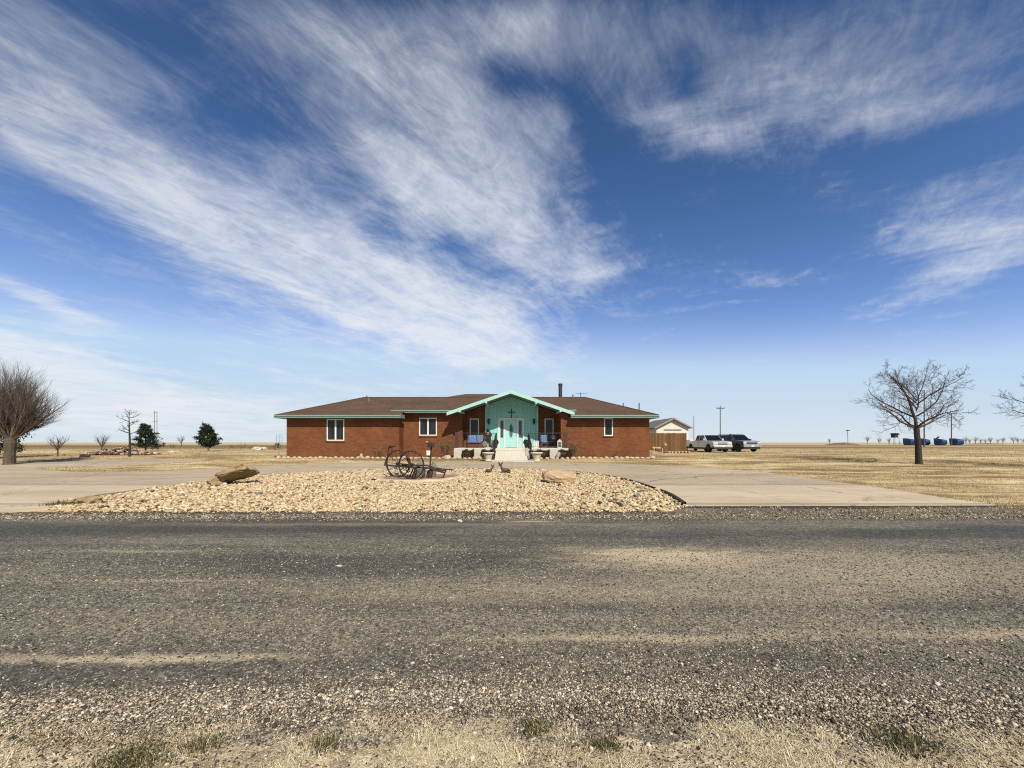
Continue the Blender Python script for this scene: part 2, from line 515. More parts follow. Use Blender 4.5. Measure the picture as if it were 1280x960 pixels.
def mat_road():
    m = bpy.data.materials.new('chip_seal'); m.use_nodes = True
    nt = m.node_tree; b = nt.nodes['Principled BSDF']
    b.inputs['Roughness'].default_value = 0.88; b.inputs['Specular IOR Level'].default_value = 0.25
    P = new(nt, 'ShaderNodeNewGeometry').outputs['Position']
    sp = new(nt, 'ShaderNodeSeparateXYZ'); nt.links.new(P, sp.inputs[0])
    X, Y, Z = sp.outputs
    wob = noise(nt, P, 1.3, 5, 0.65)
    Yw = mth(nt, 'ADD', Y, mth(nt, 'MULTIPLY', mth(nt, 'SUBTRACT', wob, 0.5), 0.5))
    lanes = noise(nt, scaled(nt, P, (0.10, 1.1, 1)), 1.0, 6, 0.6, 0.4)
    blot = noise(nt, scaled(nt, P, (0.5, 1.0, 1)), 1.0, 7, 0.62, 0.5)
    # how many pale chips show: wheel tracks are worn dark, the strips between them keep loose grit
    pale = mth(nt, 'ADD', mth(nt, 'MULTIPLY', mth(nt, 'SUBTRACT', lanes, 0.5), 1.3), mth(nt, 'MULTIPLY', mth(nt, 'SUBTRACT', blot, 0.5), 0.7))
    def bump_y(c, w, amp):
        q = mth(nt, 'DIVIDE', mth(nt, 'SUBTRACT', Yw, c), w)
        return mth(nt, 'MULTIPLY', mth(nt, 'POWER', 2.718, mth(nt, 'MULTIPLY', mth(nt, 'MULTIPLY', q, q), -1)), amp)
    for c_, w_, a_ in ((3.35, 0.30, 0.16), (4.35, 0.5, 0.20), (5.5, 0.35, 0.06), (2.75, 0.20, -0.12), (6.8, 0.55, -0.16), (3.85, 0.2, -0.04)):
        pale = mth(nt, 'ADD', pale, bump_y(c_, w_, a_))
    pale = mth(nt, 'ADD', pale, mth(nt, 'MULTIPLY', rng_map(nt, X, -3, 4.5), mth(nt, 'MULTIPLY', rng_map(nt, Y, 6.8, 4.5), 0.12)))
    c1, h1 = stone_mix(nt, P, 120, (0.022, 0.020, 0.018), (0.118, 0.107, 0.092), (0.48, 0.43, 0.30), pale, 0)
    c2, h2 = stone_mix(nt, P, 48, (0.024, 0.022, 0.019), (0.122, 0.111, 0.095), (0.46, 0.41, 0.285), pale, 0)
    c = mix(nt, 0.55, c1, c2)
    g3 = noise(nt, scaled(nt, P, (1, 0.75, 1)), 14.0, 5, 0.75)
    hv = new(nt, 'ShaderNodeHueSaturation')
    put(nt, hv.inputs['Value'], rng_map(nt, g3, 0.3, 0.7, 0.50, 1.55, False)); put(nt, hv.inputs['Color'], c)
    c = hv.outputs[0]
    c = mix(nt, rng_map(nt, pale, -0.45, 0.75, 0.0, 0.62), c, (0.25, 0.215, 0.16))
    # blown sand: one drift right of the middle, thin streaks along the near lane
    WP = vmth(nt, 'ADD', P, vmth(nt, 'MULTIPLY', vmth(nt, 'SUBTRACT', noise(nt, P, 0.9, 6, 0.65, out=1), (.5, .5, .5)), (1.2, 0.45, 0)))
    def drift(cx, cy, rx, ry, amp, sc=3.0):
        v = new(nt, 'ShaderNodeMapping', vector_type='TEXTURE'); nt.links.new(WP, v.inputs[0])
        v.inputs['Location'].default_value = (cx, cy, 0); v.inputs['Scale'].default_value = (rx, ry, 50)
        q = vmth(nt, 'DOT_PRODUCT', v.outputs[0], v.outputs[0], out=1)
        nn = noise(nt, scaled(nt, P, (0.55, 1.6, 1)), sc, 7, 0.68, 0.8)
        f = mth(nt, 'SUBTRACT', mth(nt, 'ADD', mth(nt, 'POWER', 2.718, mth(nt, 'MULTIPLY', q, -1)), mth(nt, 'MULTIPLY', mth(nt, 'SUBTRACT', nn, 0.5), 1.3)), 0.42)
        return mth(nt, 'MULTIPLY', mth(nt, 'MULTIPLY', rng_map(nt, f, -0.18, 0.75), amp), rng_map(nt, h1, 0.0, 0.6, 0.7, 1.0, False))
    sand = (0.66, 0.53, 0.345)
    for args in ((2.05, 5.30, 1.8, 0.62, 1.0), (2.3, 5.45, 1.3, 0.36, 0.95), (4.2, 4.9, 3.4, 1.0, 0.55), (-2.75, 2.86, 1.7, 0.085, 0.95, 6.0), (1.2, 3.17, 2.0, 0.10, 0.8, 6.0), (4.2, 3.2, 1.6, 0.16, 0.6), (1.5, 4.0, 5.0, 0.35, 0.35),
                 (-4.0, 4.45, 1.2, 0.05, 0.6, 6.0), (-1.9, 7.45, 6, 0.2, 0.3), (0.4, 7.7, 0.7, 0.10, 0.85), (0.2, 2.42, 0.22, 0.07, 0.9), (-5.5, 5.6, 1.5, 0.08, 0.5)):
        c = mix(nt, drift(*args), c, sand)
    put(nt, b.inputs['Base Color'], c)
    bn = new(nt, 'ShaderNodeBump'); bn.inputs['Strength'].default_value = 0.8; bn.inputs['Distance'].default_value = 0.012
    put(nt, bn.inputs['Height'], mth(nt, 'ADD', h1, mth(nt, 'MULTIPLY', g3, 1.5)))
    nt.links.new(bn.outputs[0], b.inputs['Normal'])
    return m

def mat_shoulder(name, tone=1.0):
    m = bpy.data.materials.new(name); m.use_nodes = True
    nt = m.node_tree; b = nt.nodes['Principled BSDF']
    b.inputs['Roughness'].default_value = 0.95; b.inputs['Specular IOR Level'].default_value = 0.15
    P = new(nt, 'ShaderNodeNewGeometry').outputs['Position']
    pale = mth(nt, 'MULTIPLY', mth(nt, 'SUBTRACT', noise(nt, scaled(nt, P, (0.5, 1.2, 1)), 1.6, 5, 0.6), 0.5), 1.2)
    t = tone
    c, h = stone_mix(nt, P, 95, (0.04 * t, 0.034 * t, 0.028 * t), (0.17 * t, 0.14 * t, 0.108 * t), (0.46 * t, 0.385 * t, 0.275 * t), pale, 0)
    c2, h2 = stone_mix(nt, P, 40, (0.05 * t, 0.042 * t, 0.034 * t), (0.17 * t, 0.14 * t, 0.108 * t), (0.44 * t, 0.37 * t, 0.26 * t), pale, 0)
    c = mix(nt, 0.4, c, c2)
    put(nt, b.inputs['Base Color'], c)
    bn = new(nt, 'ShaderNodeBump'); bn.inputs['Strength'].default_value = 0.9; bn.inputs['Distance'].default_value = 0.02
    put(nt, bn.inputs['Height'], h); nt.links.new(bn.outputs[0], b.inputs['Normal'])
    return m

def mat_concrete():
    m = bpy.data.materials.new('drive_concrete'); m.use_nodes = True
    nt = m.node_tree; b = nt.nodes['Principled BSDF']
    b.inputs['Roughness'].default_value = 0.85; b.inputs['Specular IOR Level'].default_value = 0.25
    P = new(nt, 'ShaderNodeNewGeometry').outputs['Position']
    sp = new(nt, 'ShaderNodeSeparateXYZ'); nt.links.new(P, sp.inputs[0])
    X, Y, Z = sp.outputs
    n1 = noise(nt, scaled(nt, P, (0.25, 0.8, 1)), 1.0, 6, 0.6, 0.4)
    n2 = noise(nt, scaled(nt, P, (0.6, 2.2, 1)), 2.0, 6, 0.65)
    n3 = noise(nt, P, 30, 3, 0.7)
    c = ramp(nt, n1, [(0.30, (0.42, 0.335, 0.225)), (0.5, (0.50, 0.40, 0.27)), (0.70, (0.58, 0.475, 0.33))])
    c = mix(nt, mth(nt, 'MULTIPLY', rng_map(nt, n2, 0.46, 0.32), 0.5), c, (0.29, 0.23, 0.165))
    # slabs poured one after another: each a shade apart, with a dark joint between
    yc = mth(nt, 'DIVIDE', mth(nt, 'SUBTRACT', Y, 9.65), 3.65)
    cellc = new(nt, 'ShaderNodeTexWhiteNoise'); cellc.noise_dimensions = '1D'
    put(nt, cellc.inputs['W'], mth(nt, 'FLOOR', yc))
    hv = new(nt, 'ShaderNodeHueSaturation')
    tone = mth(nt, 'MULTIPLY', mth(nt, 'MULTIPLY', rng_map(nt, cellc.outputs[0], 0, 1, 0.95, 1.05, False), rng_map(nt, Y, 13.29, 13.31, 1.16, 0.95, False)), rng_map(nt, n3, 0.3, 0.7, 0.90, 1.10, False))
    put(nt, hv.inputs['Value'], tone); put(nt, hv.inputs['Color'], c)
    c = hv.outputs[0]
    fr = mth(nt, 'ABSOLUTE', mth(nt, 'SUBTRACT', mth(nt, 'FRACT', yc), 0.5))
    j = rng_map(nt, fr, 0.470, 0.488)
    c = mix(nt, mth(nt, 'MULTIPLY', j, 0.5), c, (0.16, 0.12, 0.08))
    xf = mth(nt, 'ABSOLUTE', mth(nt, 'SUBTRACT', mth(nt, 'FRACT', mth(nt, 'DIVIDE', X, 3.6)), 0.5))
    c = mix(nt, mth(nt, 'MULTIPLY', rng_map(nt, xf, 0.491, 0.497), 0.45), c, (0.16, 0.12, 0.08))
    cr = voronoi(nt, vmth(nt, 'ADD', P, vmth(nt, 'MULTIPLY', noise(nt, P, 1.2, 5, 0.7, out=1), (1.5, 1.5, 0))), 0.16, 'DISTANCE_TO_EDGE', 'Distance')
    c = mix(nt, mth(nt, 'MULTIPLY', rng_map(nt, cr, 0.006, 0.001), 0.6), c, (0.12, 0.09, 0.06))
    put(nt, b.inputs['Base Color'], c)
    bn = new(nt, 'ShaderNodeBump'); bn.inputs['Strength'].default_value = 0.25; bn.inputs['Distance'].default_value = 0.01
    put(nt, bn.inputs['Height'], n3); nt.links.new(bn.outputs[0], b.inputs['Normal'])
    return m

def mat_brick():
    m = bpy.data.materials.new('red_brick'); m.use_nodes = True
    nt = m.node_tree; b = nt.nodes['Principled BSDF']
    b.inputs['Roughness'].default_value = 0.9; b.inputs['Specular IOR Level'].default_value = 0.08
    P = new(nt, 'ShaderNodeNewGeometry').outputs['Position']
    sp = new(nt, 'ShaderNodeSeparateXYZ'); nt.links.new(P, sp.inputs[0])
    cb = new(nt, 'ShaderNodeCombineXYZ')
    put(nt, cb.inputs[0], mth(nt, 'ADD', sp.outputs[0], sp.outputs[1])); put(nt, cb.inputs[1], sp.outputs[2])
    br = new(nt, 'ShaderNodeTexBrick')
    nt.links.new(cb.outputs[0], br.inputs['Vector'])
    br.inputs['Scale'].default_value = 1.0
    br.inputs['Brick Width'].default_value = 0.30; br.inputs['Row Height'].default_value = 0.10
    br.inputs['Mortar Size'].default_value = 0.010; br.inputs['Mortar Smooth'].default_value = 0.3
    br.inputs['Bias'].default_value = -0.2
    br.inputs['Color1'].default_value = (0.195, 0.072, 0.032, 1)
    br.inputs['Color2'].default_value = (0.130, 0.047, 0.022, 1)
    br.inputs['Mortar'].default_value = (0.17, 0.088, 0.045, 1)
    n1 = noise(nt, P, 0.9, 5, 0.6); n2 = noise(nt, P, 7.0, 5, 0.7)
    c = mix(nt, rng_map(nt, n2, 0.5, 0.72), br.outputs[0], (0.25, 0.098, 0.038))
    hv = new(nt, 'ShaderNodeHueSaturation')
    put(nt, hv.inputs['Value'], rng_map(nt, n1, 0.3, 0.7, 0.85, 1.18, False)); put(nt, hv.inputs['Color'], c)
    put(nt, b.inputs['Base Color'], hv.outputs[0])
    bn = new(nt, 'ShaderNodeBump'); bn.inputs['Strength'].default_value = 0.35; bn.inputs['Distance'].default_value = 0.008
    bn.invert = True
    put(nt, bn.inputs['Height'], br.outputs['Fac']); nt.links.new(bn.outputs[0], b.inputs['Normal'])
    return m

def mat_roof():
    m = bpy.data.materials.new('brown_shingles'); m.use_nodes = True
    nt = m.node_tree; b = nt.nodes['Principled BSDF']
    b.inputs['Roughness'].default_value = 0.95; b.inputs['Specular IOR Level'].default_value = 0.15
    P = new(nt, 'ShaderNodeNewGeometry').outputs['Position']
    sp = new(nt, 'ShaderNodeSeparateXYZ'); nt.links.new(P, sp.inputs[0])
    cb = new(nt, 'ShaderNodeCombineXYZ')
    put(nt, cb.inputs[0], mth(nt, 'ADD', sp.outputs[0], mth(nt, 'MULTIPLY', sp.outputs[1], 0.37))); put(nt, cb.inputs[1], mth(nt, 'MULTIPLY', sp.outputs[2], 2.6))
    br = new(nt, 'ShaderNodeTexBrick')
    nt.links.new(cb.outputs[0], br.inputs['Vector'])
    br.inputs['Scale'].default_value = 1.0
    br.inputs['Brick Width'].default_value = 0.32; br.inputs['Row Height'].default_value = 0.15
    br.inputs['Mortar Size'].default_value = 0.012
    br.inputs['Color1'].default_value = (0.140, 0.088, 0.060, 1); br.inputs['Color2'].default_value = (0.112, 0.070, 0.048, 1)
    br.inputs['Mortar'].default_value = (0.055, 0.036, 0.027, 1)
    n1 = noise(nt, scaled(nt, P, (0.5, 1, 1)), 1.0, 6, 0.65); n2 = noise(nt, P, 22, 4, 0.7)
    hv = new(nt, 'ShaderNodeHueSaturation')
    put(nt, hv.inputs['Value'], mth(nt, 'MULTIPLY', rng_map(nt, n1, 0.3, 0.7, 0.84, 1.16, False), rng_map(nt, n2, 0.3, 0.7, 0.88, 1.12, False)))
    put(nt, hv.inputs['Color'], br.outputs[0])
    put(nt, b.inputs['Base Color'], hv.outputs[0])
    bn = new(nt, 'ShaderNodeBump'); bn.inputs['Strength'].default_value = 0.5; bn.inputs['Distance'].default_value = 0.015
    put(nt, bn.inputs['Height'], mth(nt, 'SUBTRACT', n2, br.outputs['Fac'])); nt.links.new(bn.outputs[0], b.inputs['Normal'])
    return m

def mat_boards(name, col, pitch=0.20, dark=0.45, var=0.12, axis=0, rough=0.6):
    """Upright boards: a dark groove every pitch, each board its own shade."""
    m = bpy.data.materials.new(name); MATS[name] = m; m.use_nodes = True
    nt = m.node_tree; b = nt.nodes['Principled BSDF']
    b.inputs['Roughness'].default_value = rough; b.inputs['Specular IOR Level'].default_value = 0.3
    P = new(nt, 'ShaderNodeNewGeometry').outputs['Position']
    sp = new(nt, 'ShaderNodeSeparateXYZ'); nt.links.new(P, sp.inputs[0])
    t = mth(nt, 'DIVIDE', sp.outputs[axis], pitch)
    wn = new(nt, 'ShaderNodeTexWhiteNoise'); wn.noise_dimensions = '1D'
    put(nt, wn.inputs['W'], mth(nt, 'FLOOR', t))
    f = mth(nt, 'ABSOLUTE', mth(nt, 'SUBTRACT', mth(nt, 'FRACT', t), 0.5))
    st = (6, 6, 0.7)
    n1 = noise(nt, scaled(nt, P, st), 2.0, 5, 0.65)
    hv = new(nt, 'ShaderNodeHueSaturation')
    put(nt, hv.inputs['Value'], mth(nt, 'MULTIPLY', rng_map(nt, wn.outputs[0], 0, 1, 1 - var, 1 + var, False), rng_map(nt, n1, 0.3, 0.7, 1 - var, 1 + var, False)))
    hv.inputs['Color'].default_value = (*col, 1)
    g = rng_map(nt, f, 0.44, 0.48)
    c = mix(nt, g, hv.outputs[0], tuple(x * dark for x in col))
    put(nt, b.inputs['Base Color'], c)
    bn = new(nt, 'ShaderNodeBump'); bn.inputs['Strength'].default_value = 0.5; bn.inputs['Distance'].default_value = 0.01; bn.invert = True
    put(nt, bn.inputs['Height'], g); nt.links.new(bn.outputs[0], b.inputs['Normal'])
    return m

def mat_glass(name, tint=(0.012, 0.014, 0.016)):
    m = bpy.data.materials.new(name); MATS[name] = m; m.use_nodes = True
    nt = m.node_tree; b = nt.nodes['Principled BSDF']
    tc = new(nt, 'ShaderNodeTexCoord').outputs['Object']
    n = noise(nt, scaled(nt, tc, (3, 3, 0.5)), 2.0, 3, 0.5)
    put(nt, b.inputs['Base Color'], ramp(nt, n, [(0.35, tint), (0.7, tuple(t * 2.2 for t in tint))]))
    b.inputs['Roughness'].default_value = 0.05
    b.inputs['Specular IOR Level'].default_value = 0.28
    return m

def mat_paint(name, col, metal=0.0, rough=0.3, coat=0.6):
    m = bpy.data.materials.new(name); MATS[name] = m; m.use_nodes = True
    nt = m.node_tree; b = nt.nodes['Principled BSDF']
    tc = new(nt, 'ShaderNodeTexCoord').outputs['Object']
    n = noise(nt, tc, 3.0, 5, 0.6)
    put(nt, b.inputs['Base Color'], ramp(nt, n, [(0.3, tuple(c * 0.88 for c in col)), (0.7, col)]))
    sp = new(nt, 'ShaderNodeSeparateXYZ'); nt.links.new(tc, sp.inputs[0])
    put(nt, b.inputs['Roughness'], rng_map(nt, n, 0.3, 0.7, rough, rough + 0.15))
    b.inputs['Metallic'].default_value = metal
    b.inputs['Coat Weight'].default_value = coat
    b.inputs['Coat Roughness'].default_value = 0.08
    return m

M_GROUND = mat_ground()
M_ROAD = mat_road()
M_SHOULDER = mat_shoulder('shoulder_gravel', 1.55)
M_VERGE = mat_shoulder('verge_gravel', 0.85)
M_CONC = mat_concrete()
M_BRICK = mat_brick()
M_ROOF = mat_roof()
M_GLASS = mat_glass('window_glass')
M_TRIM = mat('teal_trim', (0.19, 0.315, 0.275), 0.55, 0.10, 3)
M_TEAL = mat_boards('teal_siding', (0.29, 0.63, 0.57), 0.205, 0.62, 0.03)
M_DOOR = mat('teal_door_paint', (0.38, 0.68, 0.64), 0.45, 0.04, 4)
M_WHITE = mat('white_frame_paint', (0.78, 0.76, 0.70), 0.5, 0.05, 5)
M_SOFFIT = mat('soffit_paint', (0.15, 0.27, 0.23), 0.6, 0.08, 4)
M_IRON = mat('black_iron', (0.018, 0.018, 0.018), 0.5, 0.2, 12)
M_STEPS = mat('step_concrete', (0.62, 0.58, 0.49), 0.85, 0.10, 6, 0.2, 40)
M_PIER = mat('pier_concrete', (0.52, 0.49, 0.42), 0.85, 0.12, 5, 0.2, 30)
M_RUST = mat('rusty_iron', (0.050, 0.022, 0.014), 0.8, 0.0, 14, 0.4, 40, col2=(0.020, 0.010, 0.008))
M_RUST_RED = mat('red_rust', (0.16, 0.055, 0.03), 0.8, 0.0, 14, 0.4, 40, col2=(0.07, 0.025, 0.016))
M_POST_WOOD = mat('dark_post_wood', (0.055, 0.030, 0.020), 0.8, 0.3, 10)
M_POLE = mat('weathered_pole_wood', (0.12, 0.095, 0.072), 0.9, 0.25, 6, stretch=(4, 4, 0.4))

# ------------------------------------------------------------------ sheets that follow the ground
def smooth_noise_line(pts, step=0.25, amp=0.0, seed=1):   # an open line
    out = []
    from mathutils import noise as mn
    n = len(pts)
    for i in range(n - 1):
        a = Vector((*pts[i], 0)); b = Vector((*pts[(i + 1) % n], 0))
        k = max(1, int((b - a).length / step))
        k = min(k, 400)
        for j in range(k):
            p = a.lerp(b, j / k)
            if amp:
                d = (b - a).normalized(); nn = Vector((-d.y, d.x, 0))
                p = p + nn * amp * (mn.noise(p * 1.1 + Vector((seed, 0, 0))) + 0.7 * mn.noise(p * 4.0 + Vector((0, seed, 0))))
            out.append((p.x, p.y))
    return out

def curve_through(pts, k=6):
    out = []
    n = len(pts)
    for i in range(n - 1):
        p0 = pts[max(0, i - 1)]; p1 = pts[i]; p2 = pts[i + 1]; p3 = pts[min(n - 1, i + 2)]
        for j in range(k):
            t = j / k
            out.append(tuple(0.5 * ((2 * p1[c]) + (-p0[c] + p2[c]) * t + (2 * p0[c] - 5 * p1[c] + 4 * p2[c] - p3[c]) * t * t + (-p0[c] + 3 * p1[c] - 3 * p2[c] + p3[c]) * t ** 3) for c in (0, 1)))
    out.append(tuple(pts[-1]))
    return out

from mathutils.geometry import delaunay_2d_cdt
def in_poly(px, py, poly):
    inside = np.zeros(len(px), bool)
    n = len(poly)
    j = n - 1
    for i in range(n):
        xi, yi = poly[i]; xj, yj = poly[j]
        c = ((yi > py) != (yj > py)) & (px < (xj - xi) * (py - yi) / (yj - yi + 1e-12) + xi)
        inside ^= c
        j = i
    return inside

def sheet(name, poly, dz, m, skirt=0.0):
    bm = bmesh.new()
    n = len(poly)
    cv, ce, cf, *_ = delaunay_2d_cdt([Vector(p) for p in poly], [(i, (i + 1) % n) for i in range(n)], [], 1, 1e-5)
    bv = [bm.verts.new((p.x, p.y, 0)) for p in cv]
    for t3 in cf:
        c = [sum(cv[i][k] for i in t3) / 3 for k in (0, 1)]
        if in_poly(np.array([c[0]]), np.array([c[1]]), poly)[0]:
            bm.faces.new([bv[i] for i in t3])
    for k in KN_Y[1:-1]:
        g = bm.verts[:] + bm.edges[:] + bm.faces[:]
        bmesh.ops.bisect_plane(bm, geom=g, plane_co=(0, k, 0), plane_no=(0, 1, 0), dist=1e-6)
    for v in bm.verts:
        v.co.z = zg(v.co.y) + dz
    if skirt:
        be = [e for e in bm.edges if e.is_boundary]
        r = bmesh.ops.extrude_edge_only(bm, edges=be)
        for v in [x for x in r['geom'] if isinstance(x, bmesh.types.BMVert)]:
            v.co.z -= skirt
    bmesh.ops.recalc_face_normals(bm, faces=bm.faces[:])
    up = [q for q in bm.faces if abs(q.normal.z) > 0.9]
    if up and sum(q.normal.z for q in up) < 0:
        bmesh.ops.reverse_faces(bm, faces=bm.faces[:])
    me = bpy.data.meshes.new(name); bm.to_mesh(me); bm.free()
    me.materials.append(m)
    o = bpy.data.objects.new(name, me); C.objects.link(o)
    return tag(o, kind='structure')

def build_ground():
    xs = [-5000, -1500, -400, -120, -60, -30, 0, 30, 60, 120, 400, 1500, 5000]
    V = []; F = []
    for y in KN_Y:
        for x in xs:
            V.append((x, y, zg(y)))
    n = len(xs)
    for j in range(len(KN_Y) - 1):
        for i in range(n - 1):
            F.append((j * n + i, j * n + i + 1, (j + 1) * n + i + 1, (j + 1) * n + i))
    mb = MB(); mb.v = V; mb.f = F
    o = mb.build('ground', M_GROUND)
    tag(o, kind='structure')
build_ground()

# shoulders, road
def strip(y0, y1, x0, x1, amp0, amp1, seed):
    a = [(x, y0) for x in (x0, x1)]
    from mathutils import noise as mn
    lo = []; hi = []
    n = int((x1 - x0) / 0.12) if x1 - x0 < 60 else int((x1 - x0) / 0.35)
    for i in range(n + 1):
        x = x0 + (x1 - x0) * i / n
        def w(s): return mn.noise(Vector((x * 0.7, s, 0))) + 0.6 * mn.noise(Vector((x * 2.7, s, 3))) + 0.35 * mn.noise(Vector((x * 8, s, 6)))
        lo.append((x, y0 + amp0 * w(seed))); hi.append((x, y1 + amp1 * w(seed + 9)))
    return lo + hi[::-1]
def far_strip(name, y0, y1, amp0, amp1, seed, dz, m):
    sheet(name, strip(y0, y1, -34, 34, amp0, amp1, seed), dz, m)
sheet('road_shoulder', strip(2.04, 2.9, -9, 9, 0.12, 0.0, 3), 0.004, M_SHOULDER)
sheet('road_verge', strip(7.6, 8.80, -34, 3.7, 0.0, 0.06, 5), 0.004, M_VERGE)
sheet('road_verge', strip(7.6, 9.62, 3.7, 34, 0.0, 0.10, 7), 0.004, mat_shoulder('apron_gravel', 1.35))
sheet('road', strip(2.36, 8.02, -34, 34, 0.07, 0.10, 21), 0.010, M_ROAD)

# island of gravel and the drive that circles it
ISL_BACK = curve_through([gp(*p) for p in ((60, 637.5), (110, 622), (180, 612), (250, 603.5), (330, 595), (400, 590.5), (480, 588), (560, 587), (640, 587), (690, 588.5), (735, 592), (780, 600), (812, 610), (838, 620), (858, 633.5))], 5)
ISL_FRONT = [(x, 8.86) for x in np.linspace(ISL_BACK[-1][0] - 0.75, ISL_BACK[0][0] + 0.6, 40)]
ISLAND = ISL_BACK + ISL_FRONT[1:-1]
M_BED = mat('bed_dirt', (0.24, 0.17, 0.095), 0.95, 0.0, 5, 0.6, 60, col2=(0.11, 0.075, 0.045))
sheet('gravel_bed', ISLAND, 0.012, M_BED)
FAR_EDGE = [gp(*p) for p in ((1243, 632.5), (1165, 621), (1085, 608.5), (1005, 598), (955, 591), (905, 587), (850, 583.5), (790, 581), (730, 579.5), (680, 578.5), (640, 578), (600, 577.8), (540, 578), (470, 578.6), (400, 580), (330, 583), (270, 586), (215, 589.5), (150, 591), (100, 590.8), (62, 588.5), (50, 586.5), (62, 585), (120, 583.5), (190, 580.5), (240, 577.5), (262, 575.2), (240, 574.0), (190, 574.5), (110, 575.6), (40, 577), (-40, 578))]
FAR_EDGE = [FAR_EDGE[0]] + curve_through(FAR_EDGE, 4)[1:]
LEFT = [(-34, 22.5), (-34, 8.7)]
DRIVE = smooth_noise_line(FAR_EDGE, 0.5, 0.05, 4) + LEFT + [(ISL_BACK[0][0] - 0.4, 8.72)] + ISL_BACK
sheet('driveway', DRIVE, 0.035, M_CONC, 0.06)
# dark strip of tar along the mouth of the drive
M_TAR = mat('tar', (0.030, 0.027, 0.024), 0.8, 0.25, 6, 0.5, 50)
x0, x1 = ISL_BACK[-1][0] - 0.45, gp(1243, 632.5)[0] + 0.1
yt = ISL_BACK[-1][1]
from mathutils import noise as mnoise
tl = []; th = []
for i in range(110):
    x = x0 + (x1 - x0) * i / 109
    e = math.sin(PI * i / 109) ** 0.3
    yy = yt + (gp(1243, 632.5)[1] - yt) * i / 109
    tl.append((x, yy - (0.16 + 0.12 * e + 0.22 * mnoise.noise(Vector((x * 0.9, 2, 0))) + 0.10 * mnoise.noise(Vector((x * 4, 7, 0)))) * e))
    th.append((x, yy + 0.03))
sheet('tar_strip', tl + th[::-1], 0.014, M_TAR)

# black edging that holds the stones back along the right side of the island
M_EDGE = mat('black_edging', (0.035, 0.026, 0.02), 0.7, 0.2, 10)
mb = MB()
eb = ISL_BACK[-44:]
L = len(eb)
vs = []
for i, (x, y) in enumerate(eb):
    t = i / (L - 1)
    h = 0.02 + 0.06 * max(0, t - 0.45) / 0.55
    w = 0.02 + 0.09 * max(0, t - 0.75) / 0.25
    vs += [(x, y, zg(y) + 0.0), (x, y, zg(y) + 0.035 + h), (x - w, y - w * 0.5, zg(y) + 0.035 + h), (x - w, y - w * 0.5, zg(y))]
fs = []
for i in range(L - 1):
    for k in range(4):
        a = i * 4 + k; b_ = i * 4 + (k + 1) % 4
        fs.append((a, b_, b_ + 4, a + 4))
mb.add(vs, fs)
tag(mb.build('lawn_edging', M_EDGE), 'dark edging strip curving along the right rim of the stone island', 'edging')

# ------------------------------------------------------------------ loose stones
def ico(sub):
    bm = bmesh.new(); bmesh.ops.create_icosphere(bm, subdivisions=sub, radius=1.0)
    bm.verts.index_update()
    V = np.array([v.co[:] for v in bm.verts]); F = np.array([[v.index for v in f.verts] for f in bm.faces]); bm.free()
    return V, F

def stones(name, X, Y, Z, S, m, sub=1, flat=0.62, jit=0.28):
    V0, F0 = ico(sub)
    n, k = len(X), len(V0)
    r = nrng
    jitv = 1 + r.uniform(-jit, jit, (n, k, 1))
    sc = np.stack([S * r.uniform(0.75, 1.35, n), S * r.uniform(0.7, 1.1, n), S * flat * r.uniform(0.7, 1.2, n)], 1)
    P = V0[None] * jitv * sc[:, None, :]
    az = r.uniform(0, 2 * PI, n); ti = r.normal(0, 0.3, n)
    # tilt about x, then turn about z
    ct, st = np.cos(ti)[:, None], np.sin(ti)[:, None]
    y = P[..., 1] * ct - P[..., 2] * st; z = P[..., 1] * st + P[..., 2] * ct
    ca, sa = np.cos(az)[:, None], np.sin(az)[:, None]
    x = P[..., 0] * ca - y * sa; y2 = P[..., 0] * sa + y * ca
    Q = np.stack([x + X[:, None], y2 + Y[:, None], z + Z[:, None]], -1).reshape(-1, 3)
    F = (F0[None] + (np.arange(n) * k)[:, None, None]).reshape(-1, 3)
    return np_mesh(name, Q, F, m)

RING_C = (-3.75, 15.75); RING_R = 1.62
def zgv(y): return np.interp(y, KN_Y, KN_Z)

M_STONE = island_mat('straw_stones', [(0.0, (0.06, 0.04, 0.028)), (0.08, (0.26, 0.175, 0.10)), (0.22, (0.52, 0.39, 0.22)), (0.45, (0.61, 0.475, 0.275)), (0.60, (0.55, 0.40, 0.225)),
                                          (0.80, (0.70, 0.57, 0.36)), (0.92, (0.63, 0.46, 0.32)), (1.0, (0.84, 0.75, 0.57))], 0.9, var=0.22, vs=18)
n = 190000
px = nrng.uniform(-11.6, 4.8, n); py = nrng.uniform(8.35, 19.6, n)
poly = [(x, y) for x, y in ISL_BACK] + [(x, 8.78 + 0.10 * mnoise.noise(Vector((x * 1.5, 0, 4)))) for x, _ in ISL_FRONT]
ok = in_poly(px, py, poly) & (((px - RING_C[0]) / 1.0) ** 2 + (py - RING_C[1]) ** 2 > (RING_R + 0.05) ** 2)
px, py = px[ok], py[ok]
S = np.clip(nrng.lognormal(math.log(0.0225), 0.44, len(px)), 0.010, 0.09)
pz = zgv(py) + 0.012 + S * nrng.uniform(-0.3, 0.8, len(px))
o = stones('gravel', px, py, pz, S, M_STONE)
tag(o, 'pale straw coloured stones filling the half moon island', 'gravel', kind='stuff')
print('stones', len(px))

